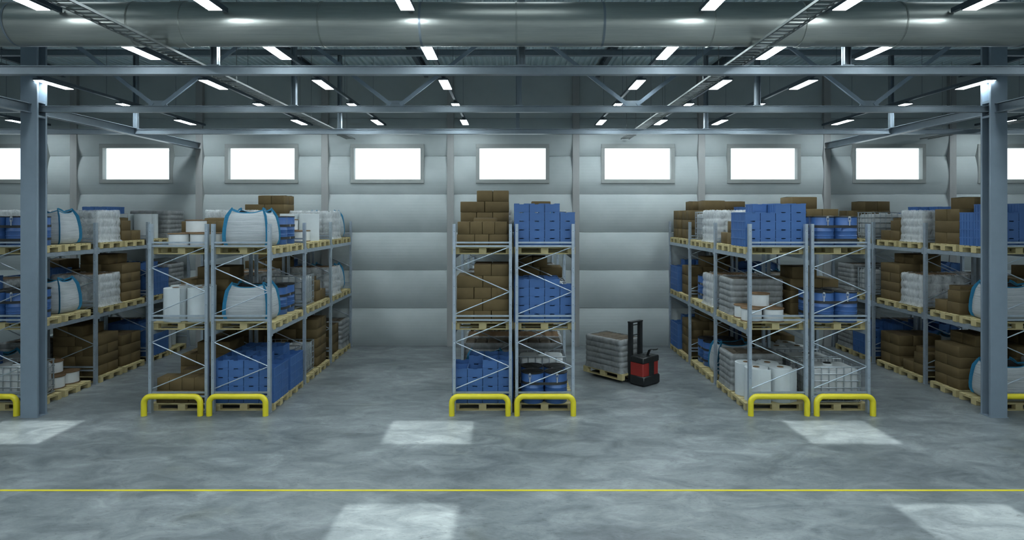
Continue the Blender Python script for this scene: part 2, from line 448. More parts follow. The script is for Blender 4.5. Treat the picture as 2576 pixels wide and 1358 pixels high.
for a in (-12.7, -6.6, -1.2, 1.2, 6.8, 12.7):
    b = MB(); b.tube([(a, 0, R), (a, 0, 7.86 - 6.383 + .2)], .006, 6); b.lathe([(R + .004, a - .015), (R + .004, a + .015)], 40, axis='X', cap0=False, cap1=False)
    link('hanger_rod', b.mesh('rod', 'beam_grey', True), parent=dr)

# cable trays
for i, (xc, y0, w) in enumerate(((-4.69, .6, 'left of the centre rack'), (3.29, .6, 'right of the centre rack'), (12.0, 2.0, 'at the far right'))):
    r = link('cable_tray', None, (xc, 0, 6.05)); tag(r, 'ladder-shaped metal cable tray running to the rear wall, %s' % w, 'cable tray', 'cable trays')
    for sx in (-1, 1):
        b = MB(); b.box(sx * .12 - .003, sx * .12 + .003, y0, 17.95, 0, .03); b.box(min(sx * .12, sx * .105), max(sx * .12, sx * .105), y0, 17.95, .027, .03); b.box(min(sx * .12, sx * .105), max(sx * .12, sx * .105), y0, 17.95, 0, .004)
        link('side_rail', b.mesh('rail', 'tray_steel', False), parent=r)
    b = MB(); y = y0 + .06
    while y < 17.9:
        b.box(-.118, .118, y, y + .04, .004, .018); y += .13
    link('rungs', b.mesh('rungs', 'tray_steel', False), parent=r)
    b = MB()
    for y in (6.2, 10.2, 14.0, 17.0): b.tube([(.13, y, .03), (.13, y, 2.03)], .005, 6); b.tube([(-.13, y, .03), (-.13, y, 2.03)], .005, 6); b.box(-.135, .135, y - .02, y + .02, -.012, -.001)
    link('hanger_rods', b.mesh('rods', 'tray_steel', False), parent=r)

# strip lights on tracks
ZL = 6.382
rows = [-13.46, -8.95, -5.83, -3.69, -1.30, 2.44, 4.07, 5.69, 9.05, 13.5]
ordw = ['first', 'second', 'third', 'fourth', 'fifth', 'sixth', 'seventh', 'eighth', 'ninth', 'tenth']
farY = [17.31, 14.9, 12.475, 10.09, 7.68, 5.27, 2.86, .45, -1.96, -4.4]
b = MB(); b.box(-.095, .095, -.43, .43, 0, .035, bev=.006); b.box(-.04, .04, -.36, .36, .035, .06); hm = b.mesh('light_housing', 'track_dark', True, 30)
dm = MB().box(-.082, .082, -.415, .415, -.004, -.0005).mesh('light_diffuser', 'lamp_glow', False)
for ri, x in enumerate(rows):
    for k, fy in enumerate(farY):
        o = link('strip_light', hm, (x, fy - .43, ZL + .004))
        tag(o, 'glowing strip light, %s row from the left, %s from the rear wall' % (ordw[ri], ['closest'] [0] if k == 0 else ordw[k]), 'light', 'strip lights under the roof')
        link('diffuser', dm, parent=o)
    segs = [(9.0 - .47, 17.95), (YB + .05, 7.95)]
    b = MB()
    for a, c in segs: b.box(-.028, .028, a, c, .064, .075); b.box(-.028, -.024, a, c, .075, .12); b.box(.024, .028, a, c, .075, .12)
    o = link('lighting_track', b.mesh('track', 'track_dark', False), (x, 0, ZL + .002))
    tag(o, 'thin dark track carrying the %s row of strip lights from the left' % ordw[ri], 'track', 'lighting tracks')
    b = MB()
    for y in (-4, 0, 4, 7.2, 10.8, 13.6, 16.4): b.tube([(0, y, .12), (0, y, 1.68)], .004, 5)
    link('suspension_wire', b.mesh('wires', 'track_dark', False), parent=o)

# ------------------------------------------------------------------ racks
RK = [('far-left rack outer row', -11.82), ('far-left rack aisle row', -10.605), ('left rack left row', -7.068), ('left rack right row', -5.850),
      ('centre rack left row', -1.154), ('centre rack right row', .064), ('right rack left row', 4.603), ('right rack right row', 5.813),
      ('far-right rack aisle row', 9.385), ('far-right rack outer row', 10.60)]
RW = 1.153; Y0 = 11.97; BAY = 2.017; ZT = 3.669; LEV = [0.0005, 1.588, 3.072]
LN = ['on the floor', 'middle shelf', 'top shelf']
def post_mesh(side):
    b = MB(); w, d, t = .058, .078, .003; x0 = 0 if side < 0 else RW - w; x1 = x0 + w
    b.box(x0, x1, 0, t, 0, ZT)                      # front web
    b.box(x0, x0 + t, t, d, 0, ZT); b.box(x1 - t, x1, t, d, 0, ZT)
    b.box(x0, x0 + .014, d, d + t, 0, ZT); b.box(x1 - .014, x1, d, d + t, 0, ZT)
    b.box(x0 + .012, x0 + .018, -.003, 0, 0, ZT); b.box(x1 - .018, x1 - .012, -.003, 0, 0, ZT)
    b.box(x0 - .012 if side < 0 else x0 - .004, x1 + .012 if side > 0 else x1 + .004, -.008, d + .012, 0, .008)
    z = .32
    while z < ZT - .1:                               # flat dark discs painting the shade of punched holes
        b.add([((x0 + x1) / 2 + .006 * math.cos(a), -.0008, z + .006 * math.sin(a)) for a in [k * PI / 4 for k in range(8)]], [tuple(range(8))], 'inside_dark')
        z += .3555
    for z in (1.30, 2.72):
        b.tube([((x0 + x1) / 2 + .008, -.004, z), ((x0 + x1) / 2 + .008, -.022, z + .01), ((x0 + x1) / 2 + .008, -.022, z + .05), ((x0 + x1) / 2, -.004, z + .075)], .006, 6)
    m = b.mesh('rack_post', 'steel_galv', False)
    return m
def fix_post(m):
    m.materials.clear(); m.materials.append(MATS['inside_dark']); m.materials.append(MATS['steel_galv'])
POST = []
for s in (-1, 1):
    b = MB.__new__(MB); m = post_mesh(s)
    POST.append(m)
def brace_mesh():
    b = MB(); xl, xr, yc = .058, RW - .058, .04
    for z in (3.306, 3.237, 1.878, 1.799, .387, .31): b.box(xl, xr, yc - .018, yc + .018, z - .016, z + .016)
    nodes = [(xr, 3.215), (xl, 2.805), (xr, 2.34), (xl, 1.905), None, (xr, 1.785), (xl, 1.355), (xr, .885), (xl, .45)]
    for p, q in zip(nodes[:-1], nodes[1:]):
        if p and q: b.tube([(p[0], yc, p[1]), (q[0], yc, q[1] + .012)], .011, 6)
    return b.mesh('upright_braces', 'steel_galv', False)
BR = brace_mesh()
bl = BAY - .08
BM = []
for s in (-1, 1):
    b = MB(); x = 0 if s < 0 else RW - .045
    b.box(x, x + .045, .081, BAY, -.085, -.001, bev=.003)
    xo = x - .004 if s < 0 else x + .045
    b.box(xo, xo + .004, .06, .13, -.115, .035); b.box(xo, xo + .004, BAY - .05, BAY + .05, -.115, .035)
    BM.append(b.mesh('rack_beam', 'steel_galv', True, 30))
for name, rx in RK:
    r = link('pallet_rack', None, (rx, Y0, 0)); tag(r, 'galvanised steel pallet rack with two beam levels, the %s' % name, 'rack', 'pallet racks')
    for k in range(4):
        u = link('upright_frame', BR, (0, k * BAY, 0), parent=r)
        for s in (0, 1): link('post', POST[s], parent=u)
        if k < 3:
            for lv in (1, 2):
                for s in (0, 1): link('beam', BM[s], (0, k * BAY, LEV[lv]), parent=r)

# ------------------------------------------------------------------ load prototypes
def pallet_meshes():
    d = MB()
    for y, w in ((0, .145), (.178, .10), (.3275, .145), (.522, .10), (.655, .145)): d.box(0, 1.2, y, y + w, .122, .144, bev=.003)
    for x in (0, .5275, 1.055): d.box(x, x + .145, 0, .8, .100, .122)
    sk = []
    for y in (0, .3275, .70):
        w = .10 if y != .3275 else .145
        b = MB(); b.box(0, 1.2, y, y + w, 0, .022, bev=.003)
        for x in (0, .5275, 1.055): b.box(x, x + .145, y, y + w, .022, .100)
        if y == .3275:
            pass
        sk.append(b.mesh('pallet_skid', 'wood', False))
    return d.mesh('pallet_deck', 'wood', False), sk
PD, PS = pallet_meshes()
def add_pallet(x, y, z, lab, group='wooden pallets', rot=0):
    o = link('pallet', PD, (x, y, z), (0, 0, rot)); tag(o, lab, 'pallet', group)
    for s in PS: link('skid', s, parent=o)
    return o
_cart = {}
def carton_mesh(w, d, h):
    k = (round(w, 3), round(d, 3), round(h, 3))
    if k not in _cart:
        b = MB(); b.box(-w / 2, w / 2, -d / 2, d / 2, 0, h - .0015, bev=.006)
        _cart[k] = b.mesh('carton', 'cardboard', True, 60)
        f = MB()
        _cart[k + ('f',)] = (MB().add([(-w / 2 + .01, -d / 2 + .01, 0), (w / 2 - .01, -d / 2 + .01, 0), (w / 2 - .01, -.003, .012), (-w / 2 + .01, -.003, .012),
                                        (-w / 2 + .01, -d / 2 + .01, .003), (w / 2 - .01, -d / 2 + .01, .003), (w / 2 - .01, -.003, .015), (-w / 2 + .01, -.003, .015)],
                                       [(3, 2, 1, 0), (4, 5, 6, 7), (0, 1, 5, 4), (1, 2, 6, 5), (2, 3, 7, 6), (3, 0, 4, 7)]).mesh('flap', 'flap_card', False))
    return _cart[k], _cart[k + ('f',)]
def crate_mesh():
    b = MB(); w, d, h, t = .288, .388, .17, .004
    b.box(-w/2, w/2, -d/2, d/2, .0, .006)
    for s in (-1, 1):
        x = s * (w / 2 - t / 2); b.box(x - t / 2, x + t / 2, -d / 2, d / 2, .006, h)
        xo = s * (w / 2 + .003); b.box(xo - .003, xo + .003, -d / 2, d / 2, h - .022, h - .002)
        for k in range(5): 
            y = -d / 2 + .035 + k * (d - .07) / 4; b.box(xo - .003, xo + .001 if s > 0 else xo + .003, y - .004, y + .004, .006, h - .022)
        y = s * (d / 2 - t / 2)
        b.box(-w / 2, -.045, y - t / 2, y + t / 2, .006, h); b.box(.045, w / 2, y - t / 2, y + t / 2, .006, h); b.box(-.045, .045, y - t / 2, y + t / 2, .006, h - .016)
        yo = s * (d / 2 + .002); b.box(-w / 2, -.045, yo - .002, yo + .002, h - .028, h - .002); b.box(.045, w / 2, yo - .002, yo + .002, h - .028, h - .002); b.box(-.045, .045, yo - .002, yo + .002, h - .028, h - .016)
        b.box(-w / 2, w / 2, yo - .0015, yo + .001, .02, .026)
    return b.mesh('crate', 'crate_blue', False)
CR = crate_mesh(); CH = .1665
def drum_meshes():
    b = MB(); r, h = .222, .60
    b.lathe([(r - .006, 0), (r, .008), (r, .205), (r + .006, .212), (r + .006, .222), (r, .229), (r, .30), (r + .005, .306), (r + .005, .312), (r, .318), (r, .585), (r - .01, .59)], 32)
    body = b.mesh('drum', 'drum_blue', True, 40)
    b = MB(); b.lathe([(r + .001, .578), (r + .008, .582), (r + .008, .598), (r - .01, .602), (r - .018, .592), (r - .022, .592)], 32)
    for a in (0, ): b.tube([(-.17, 0, .594), (-.09, .03, .606), (.06, -.03, .606), (.17, .0, .594)], .008, 6, flat=(.004, .02))
    lid = b.mesh('drum_lid', 'black_rubber', True, 40)
    b = MB(); y = -r - .012
    b.tube([(-.022, y, .585), (-.022, y - .004, .50), (.022, y - .004, .50), (.022, y, .585)], .004, 6, closed=True); b.box(-.010, .010, y - .010, y - .004, .42, .53); b.box(-.016, .016, y - .006, y + .014, .565, .60)
    lt = b.mesh('drum_latch', 'steel_bright', False)
    return body, lid, lt
DB, DLID, DLT = drum_meshes()
def strap_mesh():
    b = MB(); r = .226; cx, cy = .231, .17
    pts = []
    for (sx, sy, a0) in ((1, 1, 0), (-1, 1, 90), (-1, -1, 180), (1, -1, 270)):
        for k in range(7):
            a = math.radians(a0 + k * 15); pts.append((sx * cx + r * math.cos(a), sy * .2255 + r * math.sin(a)))
    # cross-section is a thin upright band
    P = []; F = []; n = len(pts)
    for (x, y) in pts:
        l = math.hypot(x, y); ux, uy = x / l, y / l
        for (o, z) in ((.001, -.026), (.004, -.026), (.004, .026), (.001, .026)): P.append((x + ux * o, y + uy * o, z))
    for i in range(n):
        j = (i + 1) % n
        for k in range(4): F.append((i * 4 + k, i * 4 + (k + 1) % 4, j * 4 + (k + 1) % 4, j * 4 + k))
    b.add(P, F); s = b.mesh('strap', 'strap_grey', True, 50)
    q = MB(); q.box(.231 + .226, .231 + .226 + .012, -.06, -.02, -.024, .024); q.box(-.231 - .226 - .012, -.231 - .226, -.06, -.02, -.024, .024)
    return s, q.mesh('buckle', 'steel_bright', False)
STR, BUCK = strap_mesh()
def bag_meshes():
    N = 64
    def ring(hw, hd, z, sag, p=3.2, out=0.0, seed=0):
        pts = []
        for k in range(N):
            t = 2 * PI * (k + .5) / N; c, s = math.cos(t), math.sin(t)
            q = (abs(c) ** p + abs(s) ** p) ** (-1 / p)
            x, y = q * c * (hw + out), q * s * (hd + out)
            cor = min(1, abs(x) / hw) * min(1, abs(y) / hd)       # 1 at corners
            zz = z - sag * (1 - cor ** 3.0)
            pts.append((x, y, zz))
        return pts
    spec = [(.40, .28, 0, 0, 3), (.455, .335, .03, 0, 3.2), (.485, .362, .12, 0, 3.4), (.488, .365, .22, 0, 3.4), (.475, .35, .36, .0, 3.6), (.445, .325, .50, .01, 4), (.41, .295, .61, .03, 5), (.37, .265, .69, .055, 6), (.335, .24, .755, .09, 8)]
    b = MB(); rings = [ring(hw, hd, z, sg, p) for hw, hd, z, sg, p in spec]
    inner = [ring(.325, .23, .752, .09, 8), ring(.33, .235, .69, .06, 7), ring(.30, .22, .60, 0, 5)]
    P = [v for r_ in rings for v in r_]; F = []
    for i in range(len(rings) - 1):
        for k in range(N):
            l = (k + 1) % N; F.append((i * N + k, i * N + l, (i + 1) * N + l, (i + 1) * N + k))
    F.append(tuple(reversed(range(N))))
    b.add(P, F, 'bag')
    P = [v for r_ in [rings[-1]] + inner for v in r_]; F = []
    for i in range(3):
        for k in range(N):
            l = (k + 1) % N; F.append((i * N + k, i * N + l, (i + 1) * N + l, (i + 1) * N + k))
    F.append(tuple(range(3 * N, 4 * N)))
    b.add(P, F, 'inside_dark')  # shade in the open bag top put into the colour
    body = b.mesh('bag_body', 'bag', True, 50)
    # blue edging: four upright ribbons standing off the corners plus the rim
    e = MB()
    for sx in (-1, 1):
        for sy in (-1, 1):
            prev = None
            for i, (hw, hd, z, sg, p) in enumerate(spec):
                q = 2 ** (-1 / p); cx, cy = sx * q * hw, sy * q * hd
                o = .065 if 0 < i < 7 else .045
                A = Vector((cx * .96, cy * .96, z)); B = Vector((cx + sx * o * .85, cy + sy * o * .55, z + (.0 if i else .004)))
                if i == len(spec) - 1: B = Vector((cx + sx * .004, cy + sy * .004, z + .022))
                n_ = Vector((-sy * .55, sx * .85, 0)).normalized() * .003
                cur = [A - n_, B - n_, B + n_, A + n_]
                if prev:
                    e.add(prev + cur, [(0, 1, 5, 4), (1, 2, 6, 5), (2, 3, 7, 6), (3, 0, 4, 7)])
                prev = cur
    rim = ring(.337, .242, .758, .09, 8)
    e.tube(rim, .008, 4, closed=True, flat=(.014, .004))
    for sx in (-1, 1): e.tube([(sx * .31, -.215, .765), (sx * .325, -.13, .735), (sx * .29, .0, .70), (sx * .325, .13, .735), (sx * .31, .215, .765)], .01, 6, flat=(.02, .004))
    return body, e.mesh('bag_edging', 'bag_blue', False)
BGB, BGE = bag_meshes()
def rr(hw, hd, r, n=5):
    pts = []
    for sx, sy, a0 in ((1, 1, 0), (-1, 1, 90), (-1, -1, 180), (1, -1, 270)):
        for k in range(n + 1):
            a = math.radians(a0 + 90 * k / n); pts.append((sx * (hw - r) + r * math.cos(a), sy * (hd - r) + r * math.sin(a)))
    return pts
def ibc_meshes():
    hw, hd, h = .50, .365, .70
    b = MB(); n = len(rr(.47, .34, .08)); P = []
    for (i, z) in ((.06, .04), (.02, .05), (0, .09), (0, .60), (.015, .64), (.05, .655), (.09, .66)):
        P += [(x, y, z) for x, y in rr(.475 - i, .34 - i, max(.02, .09 - i * .5))]
    F = [tuple(reversed(range(n))), tuple(range(6 * n, 7 * n))]
    for i in range(6):
        for k in range(n): F.append((i * n + k, i * n + (k + 1) % n, (i + 1) * n + (k + 1) % n, (i + 1) * n + k))
    b.add(P, F); tank = b.mesh('tank', 'tank_white', True, 50)
    b = MB(); rt = .0095
    for z in (.035, .16, .295, .43, .565, .70):
        b.tube([(x, y, z) for x, y in rr(hw, hd, .05, 3)], rt if z < .7 else .012, 6, closed=True)
    def vert(x, y, ox, oy):
        b.tube([(x, y, .70), (x, y, .12), (x - ox * .02, y - oy * .02, .05), (x - ox * .08, y - oy * .08, .012)], rt, 6)
    for k in range(7):
        x = -hw + .055 + k * (2 * hw - .11) / 6
        vert(x, -hd, 0, -1); vert(x, hd, 0, 1)
    for k in range(5):
        y = -hd + .055 + k * (2 * hd - .11) / 4
        vert(-hw, y, -1, 0); vert(hw, y, 1, 0)
    b.box(-.46, .46, -.33, .33, .0, .02)
    cage = b.mesh('cage', 'cage_steel', True, 50)
    b = MB(); b.lathe([(.10, .655), (.10, .69), (.092, .70), (.08, .70), (.08, .68)], 24); neck = b.mesh('neck', 'tank_white', True, 40)
    b = MB(); b.lathe([(.078, .681), (.078, .703), (.07, .708)], 24); b.box(-.06, .06, -.012, .012, .706, .718); cap = b.mesh('cap', 'black_rubber', True, 40)
    b = MB(); b.box(-.10, .10, -.365, -.32, .06, .15); b.tube([(0, -.36, .10), (0, -.375, .10)], .035, 10)
    return tank, cage, neck, cap
IB = ibc_meshes()
def roll_meshes():
    b = MB(); P = []; n = 40; r = .222
    pts = []
    for k in range(n):
        t = 2 * PI * k / n; pts.append((r * math.cos(t), r * math.sin(t)))
    tail = [(r * math.cos(-1.45), r * math.sin(-1.45))]
    b.lathe([(r - .004, 0), (r, .004), (r, .654), (r - .006, .66), (.065, .662), (.065, .64)], n, cap1=False)
    b.lathe([(.058, .60), (.065, .60)], n, cap0=True, cap1=False)
    # loose tail sheet leaving the roll at a tangent
    b.box(0.0, .205, -r - .004, -r - .0005, .0, .66)
    b.box(.200, .205, -r - .004, -r + .03, .0, .66)
    body = b.mesh('paper_roll', 'paper_white', True, 40)
    c = MB(); c.lathe([(.063, .62), (.063, .668), (.045, .668), (.045, .62)], 24, cap0=False, cap1=False); c.lathe([(.045, .655), (.001, .655)], 24, cap0=False, cap1=True)
    return body, c.mesh('core', 'core_brown', True, 40)
RB, RC = roll_meshes()
def spool_meshes():
    b = MB(); b.lathe([(.190, .018), (.192, .03), (.192, .235), (.190, .247)], 32, cap0=False, cap1=False); body = b.mesh('wound_cable', 'spool_white', True, 40)
    fl = []
    for z in (0, .246):
        b = MB(); b.lathe([(.205, z), (.209, z + .003), (.209, z + .015), (.205, z + .019)], 32); fl.append(b.mesh('flange', 'core_brown', True, 40))
    return body, fl
SB, SF = spool_meshes()
def pillow(w, d, h):
    b = MB(); nx = 12; ny = 12; P = []
    import itertools
    for lay in range(2):
        for j in range(ny + 1):
            for i in range(nx + 1):
                u, v = i / nx * 2 - 1, j / ny * 2 - 1
                e = (1 - u ** 4) * (1 - v ** 4); hz = h * (.16 + .34 * e ** .45) if e > 0 else h * .16
                sx = w / 2 * u * (1 - .04 * (abs(v) ** 3)); sy = d / 2 * v * (1 - .04 * (abs(u) ** 3))
                P.append((sx, sy, h / 2 + (hz if lay else -hz)))
    M_ = (nx + 1) * (ny + 1); F = []
    for j in range(ny):
        for i in range(nx):
            a = j * (nx + 1) + i; F.append((a, a + nx + 1, a + nx + 2, a + 1)); F.append((M_ + a, M_ + a + 1, M_ + a + nx + 2, M_ + a + nx + 1))
    for i in range(nx):
        F.append((i, i + 1, M_ + i + 1, M_ + i)); a = ny * (nx + 1) + i; F.append((a + 1, a, M_ + a, M_ + a + 1))
    for j in range(ny):
        a = j * (nx + 1); F.append((a + nx + 1, a, M_ + a, M_ + a + nx + 1)); a += nx; F.append((a, a + nx + 1, M_ + a + nx + 1, M_ + a))
    b.add(P, F); return b.mesh('sack', 'sack_kraft', True, 70)
SACK = pillow(.268, .372, .123)
def wrap_mesh(hw, hd, h, layers, colx, coly, bulge, amp2, mat, flare, lip):
    """film hugging the goods: bulges over each layer and column, flares where it meets the pallet"""
    b = MB(); nx, ny = colx * 8, coly * 8; base = []
    for k in range(nx): base.append((-1 + 2 * k / nx, -1, 0, k / 8))
    for k in range(ny): base.append((1, -1 + 2 * k / ny, 1, k / 8))
    for k in range(nx): base.append((1 - 2 * k / nx, 1, 0, k / 8))
    for k in range(ny): base.append((-1, 1 - 2 * k / ny, 1, k / 8))
    N = len(base); nz = layers * 6; P = []; rnd = random.Random(3)
    jit = [rnd.uniform(-1, 1) for _ in range(N)]
    for iz in range(nz + 1):
        tz = iz / nz; z = h * tz; lz = (iz % 6) / 6
        bz = abs(math.sin(PI * lz)) ** .6
        for i, (u, v, side, c) in enumerate(base):
            bc = abs(math.sin(PI * (c % 1.0))) ** .5
            corner = abs(u) > .999 and abs(v) > .999
            off = bulge * bz + amp2 * bc + .001 * jit[(i * 7 + iz * 3) % N]
            if corner: off = bulge * bz * .4 - .006
            fl = flare * max(0, 1 - tz * 12) ** 1.5
            x, y = u * hw, v * hd
            if side == 0 or corner: y += (off + fl) * v if abs(v) > .99 else 0
            if side == 1 or corner: x += (off + fl) * u if abs(u) > .99 else 0
            zz = z + (lip * jit[i] if iz == nz else 0)
            P.append((x, y, zz))
    # turned-in lip over the top edge
    for i, (u, v, side, c) in enumerate(base): P.append((u * (hw - .05), v * (hd - .05), h + .006 + .5 * lip * jit[(i * 5) % N]))
    F = []
    for iz in range(nz + 1):
        for i in range(N):
            j = (i + 1) % N; F.append((iz * N + i, iz * N + j, (iz + 1) * N + j, (iz + 1) * N + i))
    b.add(P, F); return b.mesh('wrap', mat, True, 60)
WS = wrap_mesh(.541, .372, .752, 6, 4, 2, .022, .012, 'film_grey', .03, .004)
WU = wrap_mesh(.555, .375, .735, 4, 4, 3, .022, .010, 'film_clear', .05, .016)
def bucket_mesh():
    b = MB(); b.lathe([(.105, 0), (.110, .004), (.124, .135), (.129, .138), (.129, .150), (.131, .152), (.131, .172), (.126, .176), (.11, .172)], 20)
    pts = [(.131 * math.sin(a), -.131 - .004 * 1 * math.cos(a) if False else -.133 * math.cos(a) * 1.0, .145 - .085 * math.cos(a)) for a in [(-PI / 2 + PI * k / 10) for k in range(11)]]
    b.tube([(x, y, z) for x, y, z in pts], .0035, 5)
    return b.mesh('bucket', 'bucket_white', True, 40)
BKT = bucket_mesh()
BOARD = MB().box(-.53, .53, -.36, .36, 0, .012).mesh('top_board', 'core_brown', False)

